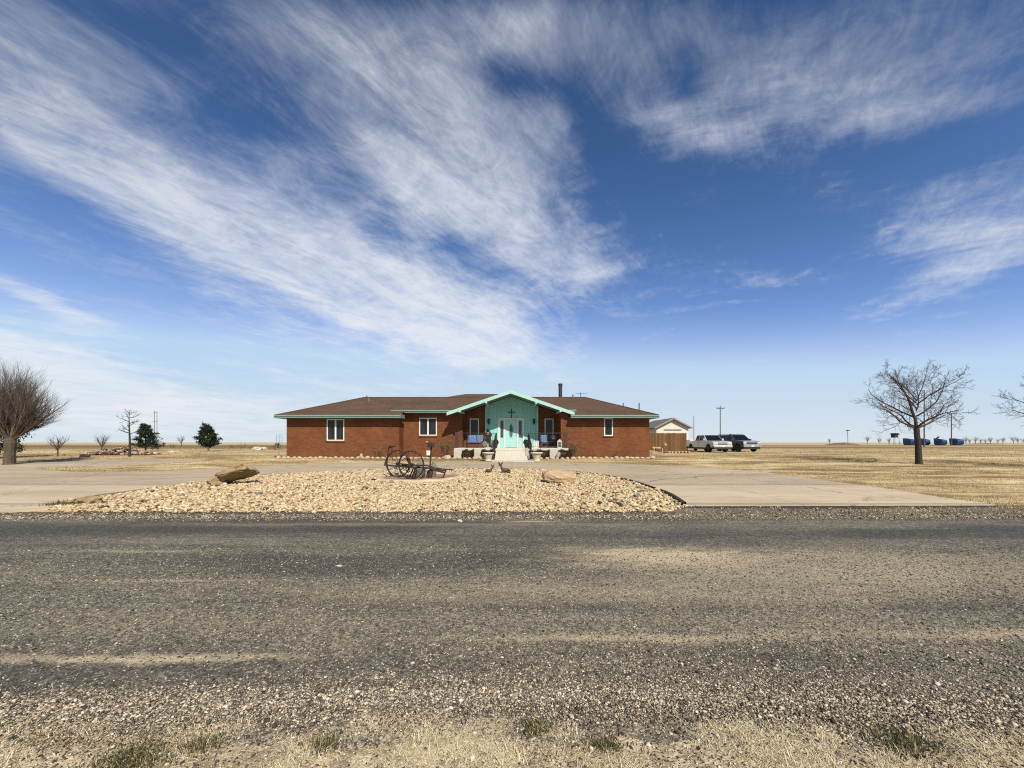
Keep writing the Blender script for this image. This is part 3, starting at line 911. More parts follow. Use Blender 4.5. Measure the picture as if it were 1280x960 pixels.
# stray stones in the verge at the far side of the road
n = 22000
px = nrng.uniform(-16, 17, n); py = nrng.normal(8.25, 0.22, n)
py = np.where((px > 3.9) & (nrng.uniform(0, 1, n) < .6), nrng.uniform(8.0, 9.4, n), py)
ok = (py > 7.75) & ((py < 8.85) | ((px > 3.9) & (py < 9.45)))
px, py = px[ok], py[ok]
M_CHIP_D = island_mat('verge_chips', [(0, (0.05, 0.04, 0.03)), (0.3, (0.18, 0.14, 0.10)), (0.7, (0.40, 0.32, 0.22)), (1, (0.66, 0.54, 0.38))], 0.95, var=0.1)
S = np.clip(nrng.lognormal(math.log(0.0095), 0.45, len(px)), 0.004, 0.035)
tag(stones('verge_chips', px, py, zgv(py) + 0.006 + S * 0.3, S, M_CHIP_D, 1), 'dark gravel chips scattered along the far edge of the road', 'gravel', kind='stuff')

# chips on the near shoulder
M_CHIP = island_mat('shoulder_chips', [(0, (0.03, 0.025, 0.020)), (0.25, (0.13, 0.105, 0.078)), (0.5, (0.31, 0.25, 0.175)), (0.8, (0.54, 0.445, 0.32)), (1, (0.78, 0.68, 0.52))], 0.95, var=0.0)
n = 85000
px = nrng.uniform(-4.2, 4.2, n)
edge = 2.31 + 0.08 * np.sin(px * 0.9 + 1) - 0.010 * px
u = nrng.uniform(0, 1, n)
tail = np.clip(0.20 + 0.05 * px, 0.05, 0.4)
py = edge + np.where(u < .62, nrng.normal(-.02, .115, n), nrng.exponential(1, n) * tail)
ok = (py > 1.88) & (py < 3.4)
px, py = px[ok], py[ok]
S = np.clip(nrng.lognormal(math.log(0.0036), 0.45, len(px)), 0.0018, 0.016)
tag(stones('loose_gravel', px, py, 0.010 + S * 0.4, S, M_CHIP, 1), 'loose chips of stone along the near edge of the road', 'gravel', kind='stuff')
n = 16000
px = nrng.uniform(-3.6, 3.6, n); py = nrng.uniform(1.70, 2.3, n)
S = np.clip(nrng.lognormal(math.log(0.0036), 0.45, n), 0.0018, 0.014)
tag(stones('dirt_chips', px, py, 0.004 + S * 0.3, S, M_CHIP, 1), 'small stones lying in the pale dirt at the bottom of the picture', 'gravel', kind='stuff')
# chips held in the road's surface, thinning out where wheels have worn it
M_CHIP_R = island_mat('road_chips', [(0, (0.025, 0.023, 0.020)), (0.35, (0.085, 0.078, 0.066)), (0.65, (0.19, 0.165, 0.13)), (0.88, (0.38, 0.325, 0.24)), (1, (0.66, 0.57, 0.43))], 0.95, var=0.0)
n = 110000
py = 2.35 + 3.6 * nrng.uniform(0, 1, n) ** 1.25; px = nrng.uniform(-1, 1, n) * (py * 1.42 + .3)
worn = np.exp(-((py - 2.68) / .16) ** 2) * (px < 0.5) * .75 + np.exp(-((py - 5.9) / .5) ** 2) * .5
keep = nrng.uniform(0, 1, n) > worn
px, py = px[keep], py[keep]
S = np.clip(nrng.lognormal(math.log(0.0041), 0.40, len(px)), 0.002, 0.011) * (1 + 0.10 * (py - 2.4))
tag(stones('road_grit', px, py, 0.010 + S * 0.12, S, M_CHIP_R, 1, 0.5), 'stone chips showing in the worn road surface', 'gravel', kind='stuff')

# ------------------------------------------------------------------ dry grass
def blades(name, X, Y, Z, H, W, lean, m, az=None):
    n = len(X); r = nrng
    az = r.uniform(0, 2 * PI, n) if az is None else az
    d = np.stack([np.cos(az), np.sin(az)], 1)
    p = np.stack([-d[:, 1], d[:, 0]], 1)
    l1 = lean * H * 0.35; l2 = lean * H
    b = np.stack([X, Y, Z], 1)
    def at(off, h, w):
        q = b.copy()
        q[:, :2] += d * off[:, None] + p * w[:, None]
        q[:, 2] += h
        return q
    zf = np.sqrt(np.clip(1 - lean ** 2 * 0.93, 0.03, 1))
    V = np.stack([at(0 * H, 0 * H, -W / 2), at(0 * H, 0 * H, W / 2), at(l1, H * 0.55 * zf, W * 0.4), at(l1, H * 0.55 * zf, -W * 0.4), at(l2, H * zf, W * 0.08), at(l2, H * zf, -W * 0.08)], 1).reshape(-1, 3)
    i = np.arange(n)[:, None] * 6
    F = np.concatenate([i + np.array([[0, 1, 2, 3]]), i + np.array([[3, 2, 4, 5]])], 0)
    return np_mesh(name, V, F, m)

M_STRAW = island_mat('straw_blades', [(0, (0.36, 0.27, 0.15)), (0.3, (0.72, 0.58, 0.36)), (0.75, (0.92, 0.80, 0.55)), (1, (0.98, 0.90, 0.68))], 0.8, var=0.0, translucent=0.25)
# tufts at the camera's side of the road
n = 1500
tx = nrng.uniform(-3.2, 3.2, n); ty = nrng.uniform(1.70, 2.36, n)
dens = np.array([mnoise.noise(Vector((x * 1.6, y * 2.6, 5.0))) + .8 * mnoise.noise(Vector((x * 5, y * 8.0, 2.0))) for x, y in zip(tx, ty)])
lim = 2.23 + 0.16 * np.array([mnoise.noise(Vector((x * 1.1, 9.0, 2.0))) for x in tx]) - 0.03 * np.clip(tx, 0, 5)
keep = (dens > 0.10 + np.clip((ty - 1.95) * .45, 0, 1)) & (ty < lim)
tx, ty = tx[keep], ty[keep]
k = 70
N = len(tx) * k
X = np.repeat(tx, k) + nrng.normal(0, 0.055, N); Y = np.repeat(ty, k) + nrng.normal(0, 0.03, N)
taz = np.repeat(nrng.uniform(0, 2 * PI, len(tx)), k) + nrng.normal(0, 0.8, N)
H = np.clip(nrng.lognormal(math.log(0.027), 0.45, N), 0.010, 0.08)
tag(blades('dry_grass', X, Y, np.zeros(N) + 0.004, H, nrng.uniform(0.0022, 0.0048, N), np.clip(nrng.normal(1.06, 0.10, N), .6, 1.3), M_STRAW, taz), 'matted dry straw grass along the bottom of the picture', 'grass', kind='stuff')
print('straw', N)
# green weeds in the straw, one by one
M_WEED = island_mat('weed_blades', [(0, (0.040, 0.046, 0.016)), (0.4, (0.085, 0.092, 0.034)), (0.65, (0.17, 0.16, 0.07)), (1, (0.55, 0.45, 0.26))], 0.7, var=0.0, translucent=0.2)
weeds = [((165, 952), 0.16, 'dark green weed clump in the straw at the bottom left, the largest one'), ((252, 934), 0.085, 'small green weed just right of the largest weed clump'),
         ((405, 934), 0.07, 'small dark weed between straw tufts left of the middle'), ((670, 912), 0.075, 'green weed growing in the gravel near the bottom middle'),
         ((757, 934), 0.07, 'low weed in the straw right of the bottom middle'), ((1130, 930), 0.15, 'wide dark weed patch in the gravel at the bottom right')]
for (pp, rad, lab) in weeds:
    x, y = (pp[0] - 640) / 481 * (1.6 * 481 / (pp[1] - 553)), 1.6 * 481 / (pp[1] - 553)
    N = int(620 * (rad / 0.1) ** 1.2)
    q = nrng.normal(0, 1, (N, 2))
    X = q[:, 0] * rad * 0.60; Y = q[:, 1] * rad * 0.42
    H = np.clip(nrng.lognormal(math.log(0.020), 0.4, N), 0.008, 0.05)
    o = blades('weed', X, Y, np.zeros(N), H, nrng.uniform(0.003, 0.006, N), nrng.uniform(0.2, 0.9, N), M_WEED)
    o.location = (x, y, 0.006)
    tag(o, lab, 'weed', 'green weeds at the roadside')

# lawn: short dead grass around the drive, standing thinner further out
def lawn(name, n, xr, yr, hmean, wmean, lab, m, thr=-0.15):
    X = nrng.uniform(*xr, n); u = nrng.uniform(0, 1, n)
    Y = yr[0] + (yr[1] - yr[0]) * u ** 1.35
    bad = in_poly(X, Y, DRIVE_P) | in_poly(X, Y, poly)
    bad |= (Y > 26.4) & (X > -16.5) & (X < 10.1)
    bad |= (np.abs(X) < 1.75) & (Y > 24)
    dn = np.array([mnoise.noise(Vector((x * 0.5, y * 1.1, 1.0))) + 0.6 * mnoise.noise(Vector((x * 2.0, y * 3.2, 1.0))) for x, y in zip(X, Y)])
    k = ~bad & (dn > thr) & (Y > 8.75)
    X, Y, dn = X[k], Y[k], dn[k]
    N = len(X)
    g = 1 + (Y - 9) * 0.02
    H = np.clip(nrng.lognormal(math.log(hmean), 0.4, N), 0.01, 0.2) * (1 + 0.8 * np.clip(dn, 0, 1))
    return tag(blades(name, X, Y, zgv(Y), H, wmean * nrng.uniform(0.6, 1.4, N) * g, nrng.uniform(0.2, 1.1, N), m), lab, 'grass', kind='stuff')
DRIVE_P = DRIVE
M_LAWN = island_mat('dead_lawn', [(0, (0.26, 0.17, 0.075)), (0.2, (0.46, 0.335, 0.16)), (0.6, (0.66, 0.51, 0.28)), (0.9, (0.76, 0.62, 0.38)), (1, (0.40, 0.35, 0.14))], 0.85, var=0.0, translucent=0.3)
lawn('lawn_grass', 130000, (6, 36), (8.7, 27), 0.032, 0.011, 'short dead grass of the lawn right of the drive', M_LAWN)
lawn('lawn_grass', 80000, (-36, 6), (18.5, 30), 0.032, 0.013, 'short dead grass of the lawn left and before the house', M_LAWN)
lawn('prairie_grass', 90000, (-60, 75), (27, 60), 0.05, 0.018, 'thin dead prairie grass beyond the house and the parked cars', M_LAWN, 0.0)

# grass that creeps over the rim of the drive
ex = []; ey = []
fe = smooth_noise_line(FAR_EDGE, 0.04, 0.05, 4)
for (x, y) in fe:
    if mnoise.noise(Vector((x * .9, y * .9, 3))) > -.1 and -30 < x < 14:
        for _ in range(9): ex.append(x + rng.gauss(0, .10)); ey.append(y + rng.gauss(0, .07))
ex = np.array(ex); ey = np.array(ey); N = len(ex)
tag(blades('rim_grass', ex, ey, zgv(ey) + .01, np.clip(nrng.lognormal(math.log(.05), .4, N), .02, .13), nrng.uniform(.008, .016, N), nrng.uniform(.3, 1.05, N), M_LAWN), 'dead grass creeping over the rim of the concrete drive', 'grass', kind='stuff')

# ================================================================== THE HOUSE
HOUSE = empty('ranch_house', (0, 28, zg(28)), 0, 'long low red brick ranch house with brown hipped roof and turquoise gabled entrance', 'house')
HINV = Matrix.Translation((0, -28, -zg(28)))
def hb(mb, name, m, parent=None, **kw):
    """Build in world coordinates, then hang it under the house (or one of its parts)."""
    mb.v = [(x, y - 28, z - zg(28)) for x, y, z in mb.v]
    return mb.build(name, m, parent or HOUSE, **kw)

GC, GP, GS = -0.10, 5.33, 0.344              # gable: centre, ridge height, slope
def gz(x, drop=0.0): return GP - GS * abs(x - GC) - drop
RS = 0.389
def rz(y): return 3.54 + (y - 27.4) * RS

# ---- walls, each run of brick with real window openings
def wall_run(mb, x0, x1, y, z0, z1, holes, thick=0.22, ztop=None):
    """A wall facing -Y from x0 to x1 with rectangular openings; ztop(x) shapes its head."""
    xs = sorted({x0, x1, *[h[0] for h in holes], *[h[1] for h in holes]} | ({GC} if ztop and x0 < GC < x1 else set()))
    for a, b in zip(xs[:-1], xs[1:]):
        cuts = [(z0, None)]
        hs = [h for h in holes if h[0] <= a + 1e-6 and h[1] >= b - 1e-6]
        segs = []
        lo = z0
        for h in sorted(hs, key=lambda q: q[2]):
            segs.append((lo, h[2])); lo = h[3]
        segs.append((lo, None))
        for s0, s1 in segs:
            if s1 is None:
                ta = ztop(a) if ztop else z1; tb = ztop(b) if ztop else z1
            else:
                ta = tb = s1
            pts = [(a, s0), (b, s0), (b, tb), (a, ta)]
            mb.quad(*[(p[0], y, p[1]) for p in pts])
    for h in holes:      # reveals
        a, b, c, d = h
        mb.quad((a, y, c), (a, y, d), (a, y + thick, d), (a, y + thick, c))
        mb.quad((b, y, c), (b, y + thick, c), (b, y + thick, d), (b, y, d))
        mb.quad((a, y, d), (b, y, d), (b, y + thick, d), (a, y + thick, d))
        mb.quad((a, y, c), (a, y + thick, c), (b, y + thick, c), (b, y, c))

W_L = (-13.48, -12.20, 1.72, 3.30)
W_M = (-7.02, -5.68, 2.11, 3.46)
W_RL = (-3.30, -2.58, 1.62, 3.46)
W_RR = (2.54, 3.24, 1.62, 3.46)
W_R = (6.70, 7.34, 2.07, 3.38)
DOORH = (-1.04, 0.90, 1.20, 3.45)

mb = MB(); wall_run(mb, -16.4, -8.2, 28.0, 0.3, 3.40, [W_L])
mb.quad((-8.2, 28, .3), (-8.2, 29.1, .3), (-8.2, 29.1, 3.7), (-8.2, 28, 3.40))
mb.quad((-16.4, 28, .3), (-16.4, 28, 3.4), (-16.4, 36, 3.4), (-16.4, 36, .3))
mb.quad((-16.4, 36, .3), (-16.4, 36, 3.4), (10.0, 36, 3.4), (10.0, 36, .3))
hb(mb, 'wall', M_BRICK)
mb = MB(); wall_run(mb, -8.2, -3.75, 29.1, 0.3, 3.80, [W_M], ztop=lambda x: 3.82 if x < -4.6 else min(4.1, gz(x, .16)))
mb.quad((-3.75, 29.1, .3), (-3.75, 30.0, .3), (-3.75, 30.0, 4.0), (-3.75, 29.1, 4.0))
hb(mb, 'wall', M_BRICK)
mb = MB(); wall_run(mb, -3.75, -2.05, 30.0, 0.3, 0, [W_RL], ztop=lambda x: gz(x, .16))
hb(mb, 'wall', M_BRICK)
mb = MB(); wall_run(mb, 2.0, 3.55, 30.0, 0.3, 0, [W_RR], ztop=lambda x: gz(x, .16))
hb(mb, 'wall', M_BRICK)
mb = MB(); wall_run(mb, 3.55, 10.0, 28.0, 0.3, 0, [W_R], ztop=lambda x: 3.40 if x > 4.2 else min(4.06, gz(x, .16)))
mb.quad((3.55, 28, .3), (3.55, 28, 4.0), (3.55, 30, 4.0), (3.55, 30, .3))
mb.quad((10.0, 28, .3), (10.0, 36, .3), (10.0, 36, 3.4), (10.0, 28, 3.4))
hb(mb, 'wall', M_BRICK)
# turquoise entrance wall, with its corner boards
mb = MB(); wall_run(mb, -2.05, 2.0, 29.9, 1.05, 0, [DOORH], ztop=lambda x: gz(x, .16))
mb.quad((-2.05, 29.9, 1.05), (-2.05, 29.9, gz(-2.05, .16)), (-2.05, 30.05, gz(-2.05, .16)), (-2.05, 30.05, 1.05))
mb.quad((2.0, 29.9, 1.05), (2.0, 30.05, 1.05), (2.0, 30.05, gz(2.0, .16)), (2.0, 29.9, gz(2.0, .16)))
hb(mb, 'siding_panel', M_TEAL)
for xa in (-2.09, 1.94):
    mb = MB(); mb.box(xa, xa + .10, 29.86, 29.897, 1.2, gz(xa + .05, .2)); hb(mb, 'corner_board', M_DOOR)

# ---- windows
def window(h, y, lights, sill=True):
    a, b, c, d = h
    w = empty('window', ((a + b) / 2, y - 28, c - zg(28)))
    w.parent = HOUSE
    w.empty_display_size = .1
    f = 0.075
    mb = MB()
    X0, X1 = a - (a + b) / 2, b - (a + b) / 2
    H = d - c
    y0, y1 = -0.015, 0.07
    mb.box(X0 + .002, X0 + f, y0, y1, 0.002, H - .002); mb.box(X1 - f, X1 - .002, y0, y1, 0.002, H - .002)
    mb.box(X0 + f, X1 - f, y0, y1, H - f, H - .002); mb.box(X0 + f, X1 - f, y0, y1, .002, f)
    if lights == 2:
        mb.box(-0.055, 0.055, y0, y1, f, H - f)
    mb.build('window_frame', M_WHITE, w)
    g = MB()
    g.box(X0 + f * .9, X1 - f * .9, 0.045, 0.055, f * .9, H - f * .9)
    g.build('window_pane', M_GLASS, w)
    # the room behind shows a curtain edge
    cu = MB()
    if sill:
        s = MB(); s.box(X0 - .05, X1 + .05, -0.06, 0.0, -0.09, -0.002)
        s.build('window_sill', M_BRICK, w)
    return w
window(W_L, 28.0, 2); window(W_M, 29.1, 2); window(W_RL, 30.0, 1); window(W_RR, 30.0, 1); window(W_R, 28.0, 1)

# ---- front door with sidelights
door = empty('front_door', (-0.07, 29.9 - 28, 1.20 - zg(28))); door.parent = HOUSE
o0, o1, H = DOORH[0] + .07, DOORH[1] + .07, DOORH[3] - DOORH[2]
mb = MB()
f = .075
mb.box(o0 - .03, o0 + f, -.03, .08, 0, H + .03); mb.box(o1 - f, o1 + .03, -.03, .08, 0, H + .03); mb.box(o0 + f, o1 - f, -.03, .08, H - f, H + .03)
for x in (-.49, .49):
    mb.box(x - .045, x + .045, -.03, .08, 0, H - f)
mb.build('door_frame', M_WHITE, door)
mb = MB(); mb.box(-.445, .445, .005, .05, .02, H - f - .01)
# moulded panel lines around the oval
mb.box(-.34, .34, -.006, .004, .12, .52)
dl = mb.build('door_leaf', M_DOOR, door, bevel=.006)
mb = MB()
n = 28
V = [(.13 * math.cos(2 * PI * i / n), -.008, 1.30 + .50 * math.sin(2 * PI * i / n)) for i in range(n)]
mb.poly(V)
mb.build('oval_glass', mat_glass('leaded_glass', (0.06, 0.085, 0.075)), dl)
mb = MB()
V2 = [(.165 * math.cos(2 * PI * i / n), -.012, 1.30 + .54 * math.sin(2 * PI * i / n)) for i in range(n)]
V1 = [(.125 * math.cos(2 * PI * i / n), -.012, 1.30 + .495 * math.sin(2 * PI * i / n)) for i in range(n)]
mb.add(V1 + V2, [(i, (i + 1) % n, n + (i + 1) % n, n + i) for i in range(n)])
mb.build('oval_moulding', mat('moulding_teal', (.20, .46, .42), .5), dl)
mb = MB(); mb.lathe([(.012, 0), (.012, .04), (.03, .05), (.03, .07), (.0, .085)], (.38, -.0, .98), 10, 'y')
mb.build('door_handle', mat('brass', (.55, .40, .16), .3, metal=.9), dl)
for sgn in (-1, 1):
    xa, xb = sorted((sgn * .535, sgn * (.89)))
    xa, xb = (max(xa, o0 + f), xb) if sgn < 0 else (xa, min(xb, o1 - f))
    mb = MB(); mb.box(xa, xb, .008, .05, 0.0, H - f); sl = mb.build('sidelight', M_DOOR, door)
    mb = MB(); mb.box(xa + .07, xb - .07, -.004, .006, .78, H - f - .1); mb.build('sidelight_glass', mat_glass('sidelight_glass', (.05, .055, .045)), sl)
# wall lanterns beside the door
def lantern(x):
    l = empty('wall_lantern', (x, 29.9 - 28, 3.02 - zg(28))); l.parent = HOUSE
    mb = MB()
    mb.box(-.05, .05, -.03, -.002, .1, .42)
    mb.tube([(0, -.03, .30), (0, -.12, .44), (0, -.16, .40)], .013, 6)
    mb.lathe([(.02, .40), (.115, .33), (.12, .31)], (0, -.16, 0), 8)
    mb.lathe([(.085, .02), (.05, .0), (.015, -.05)][::-1], (0, -.16, 0), 8)
    for k in range(4):
        a = PI / 4 + k * PI / 2
        mb.tube([(.082 * math.cos(a), -.16 + .082 * math.sin(a), .02), (.108 * math.cos(a), -.16 + .108 * math.sin(a), .31)], .008, 4)
    mb.build('lantern_cage', M_IRON, l)
    g = MB(); g.lathe([(.07, .02), (.095, .31)], (0, -.16, 0), 8); g.build('lantern_glass', mat_glass('lantern_glass', (.03, .05, .045)), l)
lantern(-1.80); lantern(1.70)

# ---- roof
mb = MB()
T = .10
def slab(pts):
    n = len(pts)
    vs = list(pts) + [(x, y, z - T) for x, y, z in pts]
    fs = [tuple(range(n)), tuple(reversed(range(n, 2 * n)))] + [(i, (i + 1) % n, (i + 1) % n + n, i + n) for i in range(n)]
    mb.add(vs, fs)
RZ = rz(32)
BK = 36.6
A_ = lambda x, y: (x, y, rz(y))
slab([A_(-16.9, 27.4), A_(-7.97, 27.4), A_(-7.97, 28.5), A_(-12.3, 32)])
slab([A_(-7.97, 28.5), A_(-4.06, 28.5), A_(GC, 32), A_(-12.3, 32)])
slab([A_(3.86, 28.5), A_(4.2, 28.5), A_(6.1, 32), A_(GC, 32)])
slab([A_(4.2, 28.5), A_(4.2, 27.4), A_(10.45, 27.4), A_(6.1, 32)])
slab([(-16.9, 27.4, 3.54), (-12.3, 32, RZ), (-16.9, BK, 3.54)])
slab([(10.45, 27.4, 3.54), (10.45, BK, 3.54), (6.1, 32, RZ)])
slab([(-16.9, BK, 3.54), (-12.3, 32, RZ), (6.1, 32, RZ), (10.45, BK, 3.54)])
roof = hb(mb, 'roof', M_ROOF)
mb = MB()
slab([(GC, 27.6, GP), (-4.6, 27.6, gz(-4.6)), (-4.6, 28.02, gz(-4.6)), (GC, 32.02, GP)])
slab([(GC, 27.6, GP), (GC, 32.02, GP), (4.4, 28.02, gz(4.4)), (4.4, 27.6, gz(4.4))])
hb(mb, 'gable_roof', M_ROOF)
# the higher ridge that shows behind the gable's left slope
mb = MB()
yb = 34.6; zb = 1.6 + 60.5 / 481 * yb
slab([(-6.2, 32.0, RZ - .06), (.8, 32.0, RZ - .06), (-.4, yb, zb), (-4.15, yb, zb)])
slab([(-6.2, 32.0, RZ - .06), (-4.15, yb, zb), (-6.2, 36.4, 4.6)])
slab([(.8, 32.0, RZ - .06), (1.4, 36.4, 4.6), (-.4, yb, zb)])
slab([(-4.15, yb, zb), (-.4, yb, zb), (1.4, 36.4, 4.6), (-6.2, 36.4, 4.6)])
hb(mb, 'rear_roof', M_ROOF)
mb = MB()
for a, b in (((-16.9, 27.4, 3.54), (-12.3, 32, RZ)), ((-12.3, 32, RZ), (GC - .2, 32, RZ)), ((GC + .2, 32, RZ), (6.1, 32, RZ)), ((6.1, 32, RZ), (10.45, 27.4, 3.54))):
    mb.tube([(a[0], a[1], a[2] + .0), (b[0], b[1], b[2] + .0)], .06, 6)
hb(mb, 'ridge_caps', M_ROOF)

# ---- fascia, soffits, rakes
def fascia(x0, x1, y, z, h=.20):
    mb = MB(); mb.box(x0, x1, y - .035, y - .002, z - h, z + .012)
    mb.box(x0 + .01, x1 - .01, y - .10, y - .037, z - .09, z + .004)      # gutter
    hb(mb, 'fascia', M_TRIM)
fascia(-16.93, -7.95, 27.4, 3.54)
fascia(4.18, 10.48, 27.4, 3.54)
fascia(-8.95, -4.35, 28.5, rz(28.5) + .02, .19)
fascia(4.15, 4.75, 28.44, rz(28.5) + .04, .19)
for bx in ((-7.968, -7.935, 27.38, 28.5, 3.34, 3.62), (-8.97, -8.2, 28.40, 28.46, 3.62, 3.80), (-16.935, -16.90, 27.4, 36.6, 3.34, 3.55), (10.45, 10.485, 27.4, 36.6, 3.34, 3.55)):
    mb = MB(); mb.box(*bx); hb(mb, 'fascia', M_TRIM)
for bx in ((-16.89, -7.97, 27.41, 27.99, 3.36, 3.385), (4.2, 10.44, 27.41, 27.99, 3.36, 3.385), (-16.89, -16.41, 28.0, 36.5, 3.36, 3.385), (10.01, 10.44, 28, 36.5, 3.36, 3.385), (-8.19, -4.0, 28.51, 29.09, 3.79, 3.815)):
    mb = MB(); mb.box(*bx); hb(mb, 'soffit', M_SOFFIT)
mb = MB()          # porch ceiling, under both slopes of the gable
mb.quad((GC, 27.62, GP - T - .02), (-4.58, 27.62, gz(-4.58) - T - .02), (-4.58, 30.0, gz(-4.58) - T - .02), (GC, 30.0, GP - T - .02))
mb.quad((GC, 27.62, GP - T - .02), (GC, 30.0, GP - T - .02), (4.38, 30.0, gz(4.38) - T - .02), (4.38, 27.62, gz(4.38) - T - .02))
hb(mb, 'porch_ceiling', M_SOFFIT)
M_RAKE = mat('pale_teal_rake', (0.40, 0.63, 0.57), 0.5, 0.06, 3)
for xe in (-4.68, 4.48):
    mb = MB()
    d = 0.24
    pts = [(GC, GP + .015), (xe, gz(xe) + .015), (xe, gz(xe) + .015 - d), (GC, GP + .015 - d)]
    mb.prism(pts, (27.545, 27.597), 'y')
    hb(mb, 'rake_board', M_RAKE)
for x in (-3.75, -1.86, 1.74, 3.48):     # purlin ends poking out under the rakes
    mb = MB()
    z = gz(x) - T - .15
    mb.box(x - .075, x + .075, 27.46, 29.88, z - .07, z + .09)
    hb(mb, 'roof_beam', M_RAKE)

# ---- chimney and vent pipes
mb = MB(); mb.lathe([(.155, 5.0), (.155, 6.36), (.18, 6.36), (.18, 6.52), (.10, 6.54)], (4.06, 32.3, 0), 14)
hb(mb, 'chimney_pipe', mat('dark_flue', (.020, .022, .024), .6, .2, 8), roof)
M_PIPE = mat('pipe_grey', (.10, .095, .09), .6, .2, 8)
for (x, y, z0, z1, r) in ((8.67, 30.0, 4.2, 4.68, .04), (9.58, 29.0, 3.9, 4.58, .045), (5.05, 31.9, 5.25, 5.58, .045), (-11.6, 31.2, 4.95, 5.20, .05), (-6.1, 31.2, 4.9, 5.16, .05), (-12.1, 32.05, 5.28, 5.42, .04)):
    mb = MB(); mb.lathe([(r, z0), (r, z1)], (x, y, 0), 8); mb.lathe([(r * 2.2, z0 + .02), (r * 1.05, z0 + .22)], (x, y, 0), 8, cap=False)
    hb(mb, 'vent_pipe', M_PIPE, roof)

# ---- porch floor, piers, steps, railings
mb = MB()
mb.box(-4.1, 3.54, 27.30, 29.99, 1.03, 1.20)
mb.box(3.54, 4.0, 27.30, 27.995, 1.03, 1.20)
hb(mb, 'porch_floor', M_STEPS, bevel=.01)
mb = MB(); mb.box(-3.95, 3.9, 27.45, 27.6, .35, 1.03)
hb(mb, 'porch_base', mat('porch_base_block', (.12, .085, .06), .9, .3, 5))
for (x, w, d) in ((-3.80, .30, 27.08), (-2.42, .26, 27.08), (1.62, .12, 27.1), (2.93, .30, 27.05)):
    mb = MB(); mb.box(x - w, x + w, d, 27.28, .40, 1.14)
    hb(mb, 'pier', M_PIER, bevel=.015)
mb = MB()
for i in range(4):
    z1 = 1.20 - .172 * (i + 1); y1 = 27.30 - .40 * i
    mb.box(-1.14 - .01 * i, 1.18 + .01 * i, y1 - .40, y1 - .003 if i else 27.298, .2, z1 + .0)
hb(mb, 'steps', M_STEPS, bevel=.012)
mb = MB(); mb.box(-1.32, 1.42, 24.65, 25.70, .15, zg(25.2) + .045)
hb(mb, 'landing_pad', M_STEPS, bevel=.012)
def railing(pts, step=.13, post=.03, hh=1.06):
    """Posts at the points, a top and a bottom rail, thin balusters between."""
    r = empty('railing', (pts[0][0], pts[0][1] - 28, pts[0][2] - zg(28))); r.parent = HOUSE
    o = Vector(pts[0])
    P = [Vector(p) - o for p in pts]
    for p in P:
        mb = MB(); mb.box(p.x - post, p.x + post, p.y - post, p.y + post, p.z, p.z + hh + .03); mb.build('railing_post', M_IRON, r)
    mb = MB(); mb.tube([p + Vector((0, 0, hh)) for p in P], .022, 6); mb.build('handrail', M_IRON, r)
    mb = MB(); mb.tube([p + Vector((0, 0, .12)) for p in P], .014, 6); mb.build('bottom_rail', M_IRON, r)
    mb = MB()
    for a, b in zip(P[:-1], P[1:]):
        k = max(1, int((b - a).length / step))
        for i in range(1, k):
            q = a.lerp(b, i / k)
            mb.tube([q + Vector((0, 0, .12)), q + Vector((0, 0, hh))], .0065, 4)
    bl = mb.build('balusters', M_IRON, r)
    bl['kind'] = 'stuff'
    return r
railing([(-3.86, 27.40, 1.2), (-2.5, 27.40, 1.2), (-1.10, 27.40, 1.2)])
railing([(1.14, 27.40, 1.2), (2.5, 27.40, 1.2), (3.80, 27.40, 1.2)])
railing([(-1.16, 27.28, 1.2), (-1.24, 25.6, .52)], post=.035, hh=.98)
railing([(1.20, 27.28, 1.2), (1.28, 25.6, .52)], post=.035, hh=.98)
for x in (-3.95, 3.83):
    mb = MB(); mb.box(x - .10, x + .10, 27.31, 27.39, 1.2, 2.32)
    hb(mb, 'porch_post', M_POST_WOOD, bevel=.01)
# white meter box and small spot lamp on the brick
mb = MB(); mb.box(-6.44, -6.10, 28.93, 29.09, .62, .95); mb.box(-6.47, -6.07, 28.92, 29.09, .95, .98)
hb(mb, 'meter_box', M_WHITE, bevel=.01)
mb = MB(); mb.lathe([(.05, 0), (.055, .08), (.03, .12)], (-6.42, 29.09, 1.62), 8, 'y')
hb(mb, 'wall_socket', M_WHITE)

# ================================================================== THINGS ON AND BY THE HOUSE
def place(name, x, y, z, label, cat, group=None, rz=0.0):
    return empty(name, (x, y, z), rz, label, cat, group)

# cross above the door
mb = MB()
for (a, b, c, d) in ((-.032, .032, 0, .66), (-.23, .23, .38, .445)):
    mb.box(a, b, -.03, 0, c, d)
for (x, z) in ((0, .66), (-.24, .412), (.24, .412), (0, -.0)):
    mb.lathe([(.0, -.0), (.05, .008), (.05, .024), (.0, .032)], (x, 0, z), 8, 'y')
o = mb.build('wall_cross', M_IRON, bevel=.005)
o.location = (GC + .05, 29.892, 3.52)
tag(o, 'dark iron cross hung above the turquoise front door', 'cross')

# television aerial
t = place('aerial', 5.92, 33.2, 4.85, 'thin metal television aerial behind the roof ridge', 'antenna')
mb = MB(); mb.tube([(0, 0, 0), (0, 0, 1.05)], .022, 6); mb.build('mast', M_PIPE, t)
mb = MB(); mb.tube([(-.45, 0, .98), (.62, 0, 1.0)], .014, 5)
for i in range(8):
    x = -.42 + i * .14; l = .42 - .03 * i
    mb.tube([(x, -l, .99), (x, l, .99)], .006, 4)
for dz in (.9, .72): mb.tube([(-.05, 0, dz), (.05, .0, dz + .08)], .01, 4)
mb.build('boom', M_PIPE, t)

